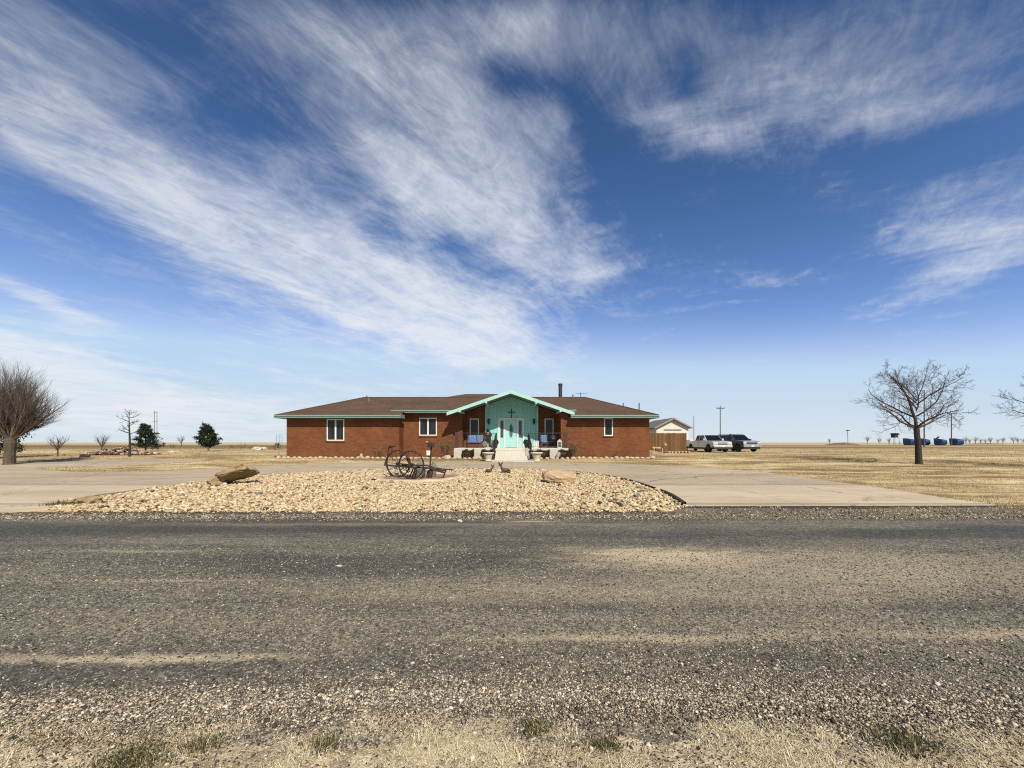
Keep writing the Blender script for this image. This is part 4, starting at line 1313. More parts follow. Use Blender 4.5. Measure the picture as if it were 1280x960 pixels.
# blue patterned cushions on an iron porch bench and chair
def mat_swirl():
    m = bpy.data.materials.new('swirl_cushion'); m.use_nodes = True
    nt = m.node_tree; b = nt.nodes['Principled BSDF']
    tc = new(nt, 'ShaderNodeTexCoord').outputs['Object']
    w = new(nt, 'ShaderNodeTexWave', wave_type='RINGS', rings_direction='SPHERICAL')
    m2 = scaled(nt, tc, (1, 1, 1))
    v = voronoi(nt, tc, 4.5, 'F1', 'Distance')
    s = mth(nt, 'SINE', mth(nt, 'MULTIPLY', v, 38))
    c = mix(nt, rng_map(nt, s, -.2, .3), (0.020, 0.045, 0.16), (0.24, 0.34, 0.56))
    put(nt, b.inputs['Base Color'], c); b.inputs['Roughness'].default_value = .9
    return m
M_SWIRL = mat_swirl()
def bench(x, y, w, label, cat, name):
    t = place(name, x, y, 1.2, label, cat)
    h = w / 2
    mb = MB(); mb.box(-h + .05, h - .05, -.30, .30, .36, .50); mb.build('seat_cushion', M_SWIRL, t, bevel=.05, smooth=False)
    mb = MB(); mb.box(-h + .05, h - .05, 0, .15, 0, .52); o = mb.build('back_cushion', M_SWIRL, t, bevel=.06)
    o.location = (0, .22, .46); o.rotation_euler = (R(-14), 0, 0)
    mb = MB()
    for sx in (-1, 1):
        X = sx * h
        mb.tube([(X, -.32, 0), (X, -.34, .58), (X, -.20, .66), (X, .30, .64)], .022, 6)
        mb.tube([(X, .32, 0), (X, .30, .50), (X, .46, 1.02)], .022, 6)
        mb.tube([(X, -.32, .33), (X, .32, .33)], .018, 6)
    mb.tube([(-h, .46, 1.02), (h, .46, 1.02)], .02, 6); mb.tube([(-h, -.32, .33), (h, -.32, .33)], .02, 6); mb.tube([(-h, .32, .33), (h, .32, .33)], .02, 6)
    mb.box(-h + .02, h - .02, -.31, .31, .325, .355)
    mb.build('bench_frame' if w > .9 else 'chair_frame', M_IRON, t)
    return t
bench(-2.72, 28.45, 1.22, 'wide porch bench with blue swirl patterned cushions left of the door', 'bench', 'porch_bench')
bench(2.40, 28.60, .62, 'narrow porch chair with blue patterned cushion right of the door', 'chair', 'porch_chair')

# the carved bear standing by the steps, stones and pots around it
M_BEAR = mat('dark_carved_wood', (.035, .022, .016), .8, .3, 9, .5, 30)
M_ROCKS = mat('grey_pink_rock', (.34, .27, .22), .9, .0, 4, .6, 20, col2=(.17, .12, .095))
t = place('bear_statue', -1.72, 27.62, 1.2, 'tall dark carved bear statue with pale chest beside the left urn', 'statue')
body = MB()
bm = bmesh.new()
def skin(name, m, parent, pts, edges, radii, sub=2):
    me = bpy.data.meshes.new(name)
    me.from_pydata(pts, edges, [])
    o = bpy.data.objects.new(name, me); C.objects.link(o)
    o.parent = parent
    me.materials.append(m)
    md = o.modifiers.new('skin', 'SKIN'); md.use_smooth_shade = True
    sv = me.skin_vertices[0].data
    for i, r in enumerate(radii):
        sv[i].radius = (r, r) if not isinstance(r, tuple) else r
        sv[i].use_root = (i == 0)
    sd = o.modifiers.new('sub', 'SUBSURF'); sd.levels = sub; sd.render_levels = sub
    return o
skin('bear_body', M_BEAR, t, [(0, 0, .62), (0, 0, .88), (0, -.01, 1.06), (0, -.02, 1.22), (0, -.05, 1.33), (0, -.16, 1.29), (0, -.24, 1.27), (-.20, -.03, 1.0), (-.24, -.16, .86), (-.14, -.25, .92), (.20, -.03, 1.0), (.24, -.16, .86), (.14, -.25, .92), (-.11, 0, .45), (-.13, 0, .2), (-.13, -.06, .05), (.11, 0, .45), (.13, 0, .2), (.13, -.06, .05)],
     [(0, 1), (1, 2), (2, 3), (3, 4), (4, 5), (5, 6), (2, 7), (7, 8), (8, 9), (2, 10), (10, 11), (11, 12), (0, 13), (13, 14), (14, 15), (0, 16), (16, 17), (17, 18)],
     [.20, .20, .17, .11, .125, .075, .045, .085, .07, .055, .085, .07, .055, .12, .10, .085, .12, .10, .085])
for s in (-1, 1):
    mb = MB(); mb.blob((s * .072, -.04, 1.395), (.04, .03, .045), 1, .05); mb.build('ear', M_BEAR, t)
mb = MB(); mb.blob((0, -.16, 1.02), (.14, .08, .12), 2, .12, 3); mb.build('pale_chest', M_ROCKS, t)
for (x, y, z, r, lab, sd) in ((-1.95, 27.50, 1.2, (.20, .16, .26), 'brown rock at the left foot of the carved bear', 2), (-1.42, 27.52, 1.2, (.17, .15, .32), 'grey pink rock at the right foot of the carved bear', 5)):
    mb = MB(); mb.blob((0, 0, r[2] * .8), r, 2, .3, sd)
    o = mb.build('porch_rock', M_ROCKS); o.location = (x, y, z); tag(o, lab, 'rock')

# urns before the steps
M_URN = mat('cast_stone_urn', (.60, .53, .42), .85, .12, 6, .2, 30)
def urn():
    t = empty('urn_planter', (0, 0, 0))
    mb = MB(); mb.lathe([(.22, 0), (.235, .06), (.20, .10), (.22, .16), (.30, .42), (.315, .47), (.385, .485), (.395, .56), (.375, .575), (.33, .575), (.31, .50)], (0, 0, 0), 28, cap=False)
    mb.poly([(.22 * math.cos(2 * PI * i / 24), .22 * math.sin(2 * PI * i / 24), .001) for i in range(24)])
    mb.build('urn', M_URN, t, smooth=True)
    mb = MB(); mb.poly([(.315 * math.cos(2 * PI * i / 24), .315 * math.sin(2 * PI * i / 24), .53) for i in range(24)])
    mb.build('soil', mat('potting_soil', (.05, .035, .025), .95, .4, 20), t)
    return t
u = urn(); u.location = (-1.56, 25.25, zg(25.25) + .002)
tag(u, 'pale stone urn planter left of the porch steps', 'planter', 'stone urns by the steps')
u2 = copy_tree(u); u2.location = (1.62, 25.25, zg(25.25) + .002)
u2['label'] = 'pale stone urn planter right of the porch steps'

# leaf clouds for hedges, bushes and potted plants
def leaves(name, pts, size, m, parent=None, aspect=1.6, up=0.0):
    """One small bent leaf face per point."""
    n = len(pts)
    P = np.asarray(pts, float)
    d = nrng.normal(0, 1, (n, 3)); d[:, 2] += up; d /= np.linalg.norm(d, axis=1)[:, None]
    e = nrng.normal(0, 1, (n, 3)); e -= d * (e * d).sum(1)[:, None]; e /= np.linalg.norm(e, axis=1)[:, None]
    s = size * nrng.uniform(.6, 1.4, n)[:, None]
    a = P - d * s * aspect * .5; b = P + d * s * aspect * .5
    V = np.stack([a, P + e * s * .5, b, P - e * s * .5], 1).reshape(-1, 3)
    F = np.arange(n)[:, None] * 4 + np.array([[0, 1, 2, 3]])
    return np_mesh(name, V, F, m, parent)
M_HEDGE = island_mat('hedge_leaves', [(0, (.020, .020, .008)), (.5, (.055, .050, .018)), (.85, (.10, .075, .030)), (1, (.15, .12, .05))], .7, var=0)
M_GREEN = island_mat('green_leaves', [(0, (.010, .030, .018)), (.6, (.025, .060, .035)), (1, (.06, .11, .06))], .6, var=0)
M_TWIG = mat('dark_twig', (.045, .03, .02), .9, .2, 10)
def hedge(x0, x1, lab, h=.56):
    x = (x0 + x1) / 2; t = place('hedge', x, 26.98, zg(26.98), lab, 'hedge', 'low hedges before the porch')
    n = 2600
    hx = (x1 - x0) / 2
    # a clipped box, fuller at the skin, with a ragged top
    q = nrng.uniform(-1, 1, (n, 3))
    k = nrng.integers(0, 3, n)
    q[np.arange(n), k] = np.sign(q[np.arange(n), k]) * nrng.uniform(.75, 1.05, n)
    z = (q[:, 2] + 1) / 2 * h * (1 + .12 * np.sin(q[:, 0] * 5 + x) + nrng.normal(0, .04, n)) + .03
    leaves('hedge_foliage', np.stack([q[:, 0] * hx, q[:, 1] * .2, z], 1), .036, M_HEDGE, t)
    mb = MB()
    for i in range(5):
        xx = -hx * .8 + i * hx * .4
        mb.tube([(xx, 0, 0), (xx + .04, .02, h * .4), (xx - .05, -.03, h * .8)], [.014, .01, .005], 5)
    mb.build('hedge_stems', M_TWIG, t)
hedge(-3.48, -2.68, 'clipped brownish hedge left of the steps under the blue bench')
hedge(-2.14, -1.22, 'darker low hedge between a pier and the left stair rail')
hedge(1.30, 2.62, 'low dark hedge between the right stair rail and a pier')
hedge(3.24, 4.20, 'wider olive hedge below the right end of the porch')

# potted plants by the door, white planter, grill, white lantern
def pot_plant(x, y, lab):
    t = place('potted_plant', x, y, 1.2, lab, 'plant')
    mb = MB(); mb.lathe([(.09, 0), (.14, .24), (.155, .25), (.155, .29), (.13, .29), (.12, .25)], (0, 0, 0), 16, cap=False); mb.build('pot', M_IRON, t, smooth=True)
    q = nrng.normal(0, 1, (420, 3)); q /= np.linalg.norm(q, axis=1)[:, None]
    q *= (nrng.uniform(.3, 1, 420) ** .5)[:, None]
    leaves('plant_foliage', q * np.array([.22, .2, .2]) + np.array([0, 0, .42]), .06, M_GREEN, t)
pot_plant(-1.20, 28.5, 'dark green potted plant left of the front door')
pot_plant(1.05, 28.5, 'dark green potted plant right of the front door')
t = place('box_planter', 1.72, 27.85, 1.2, 'square white planter box on the porch before the blue chair', 'planter')
mb = MB(); mb.box(-.19, .19, -.19, .19, 0, .05); mb.box(-.20, .20, -.20, .20, .05, .44); mb.box(-.225, .225, -.225, .225, .44, .50); mb.build('box', M_WHITE, t, bevel=.008)
mb = MB(); mb.box(-.185, .185, -.185, .185, .50, .508); mb.build('soil', MATS['potting_soil'], t)
mb = MB()
for k in range(9):
    a = k * .7; mb.tube([(0, 0, .5), (.06 * math.cos(a), .06 * math.sin(a), .6), (.14 * math.cos(a), .14 * math.sin(a), .64 + .05 * math.sin(3 * a))], [.006, .004, .002], 4)
mb.build('dry_stems', M_TWIG, t)
t = place('grill', 3.02, 28.6, 1.2, 'round black barbecue grill standing at the right end of the porch', 'grill')
mb = MB(); mb.lathe([(.03, .44), (.18, .48), (.27, .60), (.285, .70)], (0, 0, 0), 20); mb.build('bowl', M_IRON, t, smooth=True)
mb = MB(); mb.lathe([(.29, .705), (.27, .82), (.18, .93), (.03, .97)], (0, 0, 0), 20); mb.tube([(-.06, -.05, .95), (-.05, -.06, 1.02), (.05, -.06, 1.02), (.06, -.05, .95)], .012, 6); mb.build('lid', M_IRON, t, smooth=False)
for k in range(3):
    a = PI / 2 + k * 2 * PI / 3
    mb = MB(); mb.tube([(.15 * math.cos(a), .15 * math.sin(a), .50), (.30 * math.cos(a), .30 * math.sin(a), 0)], .014, 6); mb.build('leg', M_IRON, t)
t = place('floor_lantern', 3.42, 27.66, 1.2, 'small white house shaped lantern at the right end of the porch', 'lantern')
mb = MB()
mb.box(-.16, .16, -.14, .14, 0, .05)
for sx in (-1, 1):
    for sy in (-1, 1): mb.box(sx * .14 - .02, sx * .14 + .02, sy * .12 - .02, sy * .12 + .02, .05, .42)
mb.box(-.16, .16, -.14, .14, .42, .46); mb.prism([(-.18, .46), (.18, .46), (0, .64)], (-.15, .15), 'y')
mb.build('lantern_frame', M_WHITE, t)
mb = MB(); mb.box(-.125, .125, -.105, .105, .052, .418); mb.build('lantern_glass', mat_glass('lantern_pane', (.10, .08, .06)), t)
# leaning pink stone against a pier
mb = MB(); mb.blob((0, 0, .26), (.13, .10, .30), 2, .25, 8, Euler((0, R(18), 0)).to_matrix())
o = mb.build('leaning_stone', mat('pink_stone', (.46, .33, .27), .9, .2, 6, .4, 25)); o.location = (3.22, 26.85, zg(26.85) + .0)
tag(o, 'pinkish stone leaning on the pier at the porch right side', 'stone')

# bare bushes along the wall
def bush(x, y, h, w, n, lab, m, cat='bush', name='dry_bush', lean=0.0, r0=.012, leafm=None, leafn=0):
    t = place(name, x, y, zg(y), lab, cat)
    mb = MB(); tips = []
    for i in range(n):
        a = rng.uniform(0, 2 * PI); s = rng.uniform(.2, 1) ** .7
        hh = h * rng.uniform(.6, 1.0) * (1 - .25 * s)
        bx, by = .15 * w * math.cos(a), .15 * w * math.sin(a)
        tx, ty = w * .5 * s * math.cos(a) + lean * hh, w * .5 * s * math.sin(a)
        p0 = Vector((bx, by, 0)); p3 = Vector((tx, ty, hh)); pm = p0.lerp(p3, .5) + Vector((rng.uniform(-.06, .06), rng.uniform(-.06, .06), .08 * h))
        mb.tube([p0, pm, p3], [r0, r0 * .7, r0 * .3], 4, False)
        for j in range(4):
            q = pm.lerp(p3, rng.uniform(0, .9)); e = q + Vector((rng.uniform(-.16, .16), rng.uniform(-.16, .16), rng.uniform(.04, .26))) * (h / 1.5)
            mb.tube([q, e], [r0 * .45, r0 * .2], 3, False); tips.append(e); tips.append(q.lerp(e, .5))
    mb.build('stems', m, t)
    if leafn:
        pts = [tips[rng.randrange(len(tips))] + Vector((rng.gauss(0, .05), rng.gauss(0, .05), rng.gauss(0, .05))) for _ in range(leafn)]
        leaves('dry_leaves', [tuple(p) for p in pts], .045, leafm, t)
    return t
M_BUSH = mat('brown_bush_stems', (.19, .115, .055), .9, .3, 9)
M_DRYLEAF = island_mat('dry_leaves', [(0, (.10, .06, .025)), (.6, (.22, .14, .06)), (1, (.36, .26, .12))], .85, var=0)
bush(-4.72, 27.55, 1.62, 1.05, 55, 'tall brown leafless bush left of the porch railing', M_BUSH, leafm=M_DRYLEAF, leafn=500)
bush(4.42, 27.45, 1.45, .75, 34, 'brown leafless bush right of the porch against brick', M_BUSH, leafm=M_DRYLEAF, leafn=260)
bush(-9.75, 27.6, .95, .75, 15, 'dry brown plant leaning against the left brick wing', M_BUSH, 'plant', 'dry_plant', .25, leafm=M_DRYLEAF, leafn=60)
bush(-11.2, 27.7, .55, .5, 10, 'small dry twigs at the foot of the wall under the left window', M_BUSH, 'plant', 'dry_plant')
bush(-13.6, 27.7, .22, .5, 8, 'tiny dry sprout at the far left of the brick wall', M_BUSH, 'plant', 'dry_plant')
bush(7.35, 27.6, .95, .35, 8, 'dry leaning yucca stalk below the right hand window', M_BUSH, 'plant', 'dry_plant', .45)
bush(5.85, 27.6, .55, .8, 12, 'short dry plant left of the leaning yucca stalk', M_BUSH, 'plant', 'dry_plant', leafm=M_DRYLEAF, leafn=50)
bush(8.7, 27.6, .35, .9, 10, 'low dry sprawl at the right end of the brick wall', M_BUSH, 'plant', 'dry_plant')

# stones that edge the planting strip along the walls
M_EDGING = mat('edging_stone', (.60, .50, .35), .9, .0, 6, .4, 25, col2=(.42, .33, .21))
protos = []
for k in range(5):
    mb = MB(); mb.blob((0, 0, .07), (.155, .09, .095), 2, .22, 20 + k)
    protos.append(mb)
def edging_row(x0, x1, y0, y1, step, lab, group):
    first = {}
    x = x0
    i = 0
    while x < x1:
        k = rng.randrange(5)
        y = y0 + (y1 - y0) * (x - x0) / (x1 - x0) + rng.uniform(-.03, .03)
        if k not in first:
            o = MB().add(protos[k].v, protos[k].f).build('edging_stone', M_EDGING); first[k] = o
        else:
            o = first[k].copy(); C.objects.link(o)
        s = rng.uniform(.8, 1.15)
        o.scale = (s, s, s * rng.uniform(.8, 1.2)); o.location = (x, y, zg(y) + .01); o.rotation_euler = (0, 0, rng.uniform(-.25, .25) + (PI if rng.random() < .5 else 0))
        tag(o, lab, 'edging stone', group)
        x += step * rng.uniform(.85, 1.2); i += 1
edging_row(-16.3, -4.3, 26.9, 26.6, .36, 'one of the pale stones edging the bed along the left brick wing', 'edging stones before the left wing')
edging_row(-4.0, -1.9, 26.55, 26.5, .34, 'one of the pale edging stones before the left porch hedges', 'edging stones before the left hedges')
edging_row(2.0, 9.9, 26.5, 26.75, .36, 'one of the pale stones edging the bed along the right brick wing', 'edging stones before the right wing')
mb = MB(); mb.blob((0, 0, .12), (.26, .18, .18), 2, .25, 41)
o = mb.build('pale_rock', M_EDGING); o.location = (-4.45, 26.5, zg(26.5)); tag(o, 'rounded pale rock at the foot of the brown bush', 'rock')
mb = MB(); mb.blob((0, 0, .18), (.11, .09, .2), 2, .2, 43)
o = mb.build('pale_rock', M_EDGING); o.location = (-10.45, 26.7, zg(26.7)); tag(o, 'small upright pale stone before the left wing', 'rock')
mb = MB(); mb.blob((0, 0, .10), (.30, .2, .15), 2, .25, 45)
o = mb.build('reddish_rock', mat('reddish_rock', (.30, .17, .12), .9, .3, 5)); o.location = (-16.75, 27.6, zg(27.6) + .02); tag(o, 'low reddish slab beside the left corner of the house', 'rock')

# ================================================================== THINGS ON THE ISLAND
# rough concrete ring that frames the old plough
mb = MB()
n = 72
V = []; F = []
for i in range(n):
    a = 2 * PI * i / n
    rr = RING_R + .06 * mnoise.noise(Vector((math.cos(a) * 2, math.sin(a) * 2, 1)))
    hh = .085 + .03 * mnoise.noise(Vector((math.cos(a) * 3, math.sin(a) * 3, 5)))
    for (dr, h) in ((-.15, -.05), (-.13, hh * .8), (-.02, hh + .02), (.11, hh * .7), (.16, -.05)):
        r = rr + dr + .02 * mnoise.noise(Vector((math.cos(a) * 9, math.sin(a) * 9, h * 9)))
        x, y = r * math.cos(a), r * math.sin(a)
        V.append((x, y, h + zg(RING_C[1] + y) - zg(RING_C[1])))
for i in range(n):
    for k in range(4):
        a = i * 5 + k; b = ((i + 1) % n) * 5 + k
        F.append((a, b, b + 1, a + 1))
mb.add(V, F)
o = mb.build('stone_ring', mat('ring_concrete', (.66, .52, .36), .9, .0, 4, .5, 25, col2=(.46, .34, .22)), smooth=True)
o.location = (*RING_C, zg(RING_C[1]) + .01)
tag(o, 'low round concrete ring around the rusty plough', 'ring')
ringbed = [(RING_C[0] + (RING_R - .05) * math.cos(2 * PI * i / 40), RING_C[1] + (RING_R - .05) * math.sin(2 * PI * i / 40)) for i in range(40)]
sheet('ring_soil', ringbed, .024, mat('ring_soil', (.42, .27, .17), .95, .0, 4, .6, 40, col2=(.22, .14, .085)))

# the plough: two spoked wheels, beams, seat, levers and curved shares
PX = lambda px, Y: (px - 640) / 481 * Y
PZ = lambda py, Y: CAM_H - (py - 553) / 481 * Y
PY = 15.55
t = place('horse_plough', PX(523, PY), PY, zg(PY) + .03, 'rusty old horse drawn plough with two spoked wheels in the stone island', 'plough')
def pl(px, py, dy=0.0):
    """A point of the plough from the photograph's outline, at the plough's own distance plus dy."""
    y = PY + dy
    return Vector((PX(px, PY) - PX(523, PY), dy, PZ(py, PY) - zg(PY) - .03))
def wheel(c, r, ax, name='wheel'):
    mb = MB(); mb.ring(c, r, ax, .025, 40, 6, 1.9); rim = mb.build(name, M_RUST, t)
    A = Vector(ax).normalized(); s = A.orthogonal().normalized(); q = A.cross(s)
    mb = MB()
    for k in range(10):
        a = k * 2 * PI / 10 + .2
        d = s * math.cos(a) + q * math.sin(a)
        mb.tube([Vector(c) + d * .05, Vector(c) + d * (r - .01)], .011, 5)
    sp = mb.build('spokes', M_RUST, rim); sp['kind'] = 'stuff'
    mb = MB(); mb.tube([Vector(c) - A * .10, Vector(c) + A * .10], .055, 10); mb.build('hub', M_RUST, rim)
r1 = .55
zc = r1 - .01
AX = (.30, 1, 0)
c1 = Vector((PX(514, PY - .38) - PX(523, PY), -.38, zc)); c2 = Vector((PX(497.5, PY + .6) - PX(523, PY), .60, zc))
wheel(c1, r1, AX); wheel(c2, r1, AX)
mb = MB()
mb.tube([c1, c2], .026, 8)
mb.build('axle', M_RUST, t)
mb = MB()       # frame beams
mb.tube([pl(480, 581), pl(500, 583), pl(530, 584.5), pl(552, 587)], .034, 6)
mb.tube([pl(484, 583, .35), pl(508, 582, .3), pl(532, 582, .25), pl(548, 588, .1)], .030, 6)
mb.tube([pl(500, 583, -.3), pl(500, 582, .45)], .028, 6); mb.tube([pl(521, 584, -.25), pl(521, 583, .4)], .028, 6)
mb.tube([pl(532, 584), pl(545, 588), pl(556, 591)], .04, 6)
mb.build('frame', M_RUST, t)
mb = MB()       # pole towards the right
mb.tube([pl(545, 585, .1), pl(556, 587, .05), pl(567, 586.5, 0)], .026, 6)
mb.tube([pl(548, 588.5), pl(558, 588)], .03, 6)
mb.tube([pl(557, 588), pl(555.5, 593), pl(553.5, 598)], .028, 6)
mb.build('tongue', M_RUST, t)
mb = MB(); mb.blob(pl(490, 557.8), (.17, .15, .03), 2, .08, 2)
mb.tube([pl(489.5, 558.5), pl(486, 560), pl(484.5, 570), pl(482, 577), pl(480.5, 582)], .027, 6)
mb.build('seat', M_RUST, t)
mb = MB(); mb.tube([pl(491.5, 558.5, -.05), pl(491, 582, -.1)], .009, 5); mb.tube([pl(489, 558.5, .08), pl(488.5, 570, .1)], .008, 5)
mb.build('seat_rod', M_RUST, t)
mb = MB(); mb.tube([pl(507.5, 553, .1), pl(508.2, 562, .05), pl(506, 567), pl(512, 582)], [.012, .014, .02, .024], 6); mb.build('lever', M_RUST_RED, t)
mb = MB(); mb.tube([pl(499.5, 561, -.1), pl(502.5, 562.5, -.08), pl(506, 567, 0), pl(509, 572), pl(516, 583)], [.014, .016, .022, .028, .028], 6); mb.build('lever', M_RUST_RED, t)
mb = MB(); mb.tube([pl(497, 566), pl(506, 567.5), pl(508.5, 570)], [.014, .018, .02], 6)
mb.tube([pl(508, 571, .2), pl(511, 579, .2), pl(517, 581, .2)], .02, 5)
mb.build('crank', M_RUST_RED, t)
def share(pts, w):
    mb = MB(); mb.tube(pts, w, 8); mb.build('plough_share', M_RUST, t)
share([pl(520.5, 584, -.1), pl(520, 590, -.15), pl(518, 597, -.2), pl(516.5, 600, -.25)], [.05, .075, .10, .04])
share([pl(531, 584, .0), pl(531, 592, -.05), pl(528.5, 598, -.1), pl(526, 600, -.2)], [.03, .045, .06, .03])
share([pl(538.5, 586, .1), pl(538, 592, .05), pl(537, 598, 0), pl(534.5, 600.5, -.1)], [.05, .09, .09, .04])
share([pl(534, 588, .2), pl(534, 593, .2), pl(531.5, 599, .1)], [.03, .05, .04])
share([pl(515, 585, .3), pl(512, 592, .25), pl(509, 599, .2)], [.022, .03, .03])
for k in range(9):
    mb = MB(); p = pl(500 + rng.uniform(-5, 18), 584 + rng.uniform(-2, 5), rng.uniform(-.2, .2)); q = p + Vector((rng.uniform(-.2, .2), rng.uniform(-.1, .1), rng.uniform(-.16, .12)))
    mb.tube([p, q], .016, 5); mb.build('link_bar', M_RUST, t)

# box on a slim post, right behind the plough
by = 16.35
t = place('box_on_post', PX(538.5, by), by, zg(by), 'dark box on a slim post standing behind the rusty plough', 'post box')
h = PZ(555, by) - zg(by)
mb = MB(); mb.tube([(-.06, 0, 0), (-.01, 0, h * .55), (.02, 0, h - .10)], .032, 8); mb.build('post', M_RUST, t)
mb = MB(); mb.box(-.10, .13, -.16, .16, h - .14, h + .08); mb.build('box', M_IRON, t, bevel=.03)
# two flat grey stones leaning there
M_SLATE = mat('grey_slate', (.20, .21, .17), .9, .0, 5, .4, 20, col2=(.11, .12, .10))
for (px, py0, py1, w, yy, lab, sd) in ((524.5, 576.5, 588, .19, 16.5, 'grey green stone seen through the plough wheel', 4), (541.5, 577.5, 589, .15, 16.4, 'grey green stone slab beside the slim post', 9)):
    hh = PZ(py0, yy) - zg(yy)
    mb = MB(); mb.blob((0, 0, hh * .45), (w, .10, hh * .56), 2, .18, sd)
    o = mb.build('upright_stone', M_SLATE); o.location = (PX(px, yy), yy, zg(yy)); tag(o, lab, 'stone')

# boulders
def boulder(px, py, yy, r, rot, lab, m, sd, jag=.24, cut=None):
    bm = bmesh.new(); bmesh.ops.create_icosphere(bm, subdivisions=4, radius=1)
    E = Euler(rot).to_matrix()
    for v in bm.verts:
        k = 1 + jag * (mnoise.noise(v.co * 1.3 + Vector((sd, 0, 0))) + .45 * mnoise.noise(v.co * 3.1 + Vector((0, sd, 0))) + .22 * mnoise.noise(v.co * 8 + Vector((0, 0, sd))))
        # layered sandstone: the flanks step in and out
        lay = .035 * math.sin(v.co.z * 17 + 2 * mnoise.noise(v.co * 2)) * (1 - abs(v.co.z))
        p = Vector((math.copysign(abs(v.co.x) ** .8, v.co.x) * r[0], math.copysign(abs(v.co.y) ** .8, v.co.y) * r[1], math.copysign(abs(v.co.z) ** .6, v.co.z) * r[2])) * (k + lay)
        v.co = E @ p
    lo = min(v.co.z for v in bm.verts)
    bm.verts.index_update()
    mb = MB(); mb.add([(v.co.x, v.co.y, v.co.z - lo) for v in bm.verts], [tuple(v.index for v in f.verts) for f in bm.faces]); bm.free()
    o = mb.build('boulder', m); o.location = (PX(px, yy), yy, zg(yy) + .0)
    return tag(o, lab, 'boulder')
M_BOULD1 = mat('ochre_sandstone', (.44, .32, .16), .9, .0, 3, .8, 14, col2=(.24, .165, .08), stretch=(1, 1, 3))
M_BOULD2 = mat('orange_sandstone', (.58, .42, .25), .9, .0, 3, .8, 14, col2=(.42, .27, .15), stretch=(1, 1, 2.5))
boulder(294, 600, 13.55, (.58, .44, .15), (R(-22), R(-20), R(12)), 'ochre slab boulder tilted up over dark shade on the left of the island', M_BOULD1, 5.7, .38)
mb = MB(); mb.blob((0, 0, .10), (.25, .22, .20), 3, .25, 61)
o = mb.build('rock', M_BOULD1); o.location = (PX(271.5, 13.3), 13.25, zg(13.25) + .03); tag(o, 'small grey ochre rock under the left end of the tilted boulder', 'rock')
boulder(698, 600, 14.0, (.57, .36, .20), (R(12), R(6), R(-6)), 'rounded orange sandstone boulder on the right of the island', M_BOULD2, 8.1, .2)
# a rough pale lump at the island's left tip, and two dark stones among the pale ones
for (px, py, r, m, lab, sd) in ((113, 630, (.30, .16, .12), M_BOULD1, 'flat ochre stone at the left tip of the island', 71), (467, 601.5, (.09, .07, .05), M_RUST, 'small black stone left of the concrete ring', 72), (797, 623, (.10, .08, .06), M_SLATE, 'dark grey stone near the right tip of the island', 73),
                                (575, 652.8, (.05, .04, .03), M_URN, 'single white stone on the dark verge of the road', 74), (800, 611.5, (.13, .08, .05), M_ROCKS, 'purplish stone by the black edging', 75), (321, 619.5, (.15, .09, .05), M_SLATE, 'flat grey stone in the gravel below the tilted boulder', 76),
                                (424, 709, (.042, .020, .014), M_URN, 'single white stone lying on the asphalt', 77)):
    x, y = gp(px, py) if py < 640 else ((px - 640) / 481 * 1.6 * 481 / (py - 553), 1.6 * 481 / (py - 553))
    mb = MB(); mb.blob((0, 0, r[2] * .6), r, 2, .3, sd)
    o = mb.build('loose_stone', m); o.location = (x, y, zg(y) + (.03 if py < 640 else .008)); tag(o, lab, 'stone')

# two iron fawns resting at the back of the island
M_DEER = mat('deer_bronze', (.085, .045, .025), .6, .0, 9, .3, 30, col2=(.035, .02, .012))
def fawn(px, py, s, flip, lab):
    x, y = gp(px, py)
    t = place('deer_figure', x, y, zg(y) + .05, lab, 'figure', 'deer figures on the island')
    f = -1 if flip else 1
    P = [(0, 0, .14), (.16, 0, .15), (.27, 0, .13), (-.14, 0, .16), (-.22, 0, .24), (-.25, .0, .38), (-.29, 0, .44), (-.36, 0, .42), (-.40, 0, .40),
         (.22, -.10, .06), (.05, -.13, .03), (-.16, -.08, .06), (-.30, -.10, .03), (.22, .10, .06), (.05, .13, .03)]
    P = [(a * s * f, b * s, c * s) for a, b, c in P]
    skin('deer_body', M_DEER, t, P, [(0, 1), (1, 2), (0, 3), (3, 4), (4, 5), (5, 6), (6, 7), (7, 8), (2, 9), (9, 10), (3, 11), (11, 12), (2, 13), (13, 14)],
         [q * s for q in (.10, .11, .08, .095, .065, .05, .055, .038, .026, .05, .025, .045, .022, .05, .025)])
    for sy in (-1, 1):
        mb = MB(); mb.tube([(-.29 * s * f, sy * .02 * s, .42 * s), ((-.28 + .07 * sy) * s * f, sy * .06 * s, .52 * s), ((-.28 + .13 * sy) * s * f, sy * .08 * s, .63 * s)], [.028 * s, .045 * s, .010 * s], 6)
        mb.build('ear', M_DEER, t)
    return t
fawn(632, 592.2, .80, False, 'dark metal deer figure lying with raised ears right of its paler mate')
fawn(611, 592.0, .60, True, 'smaller brown deer figure lying left of the darker one')

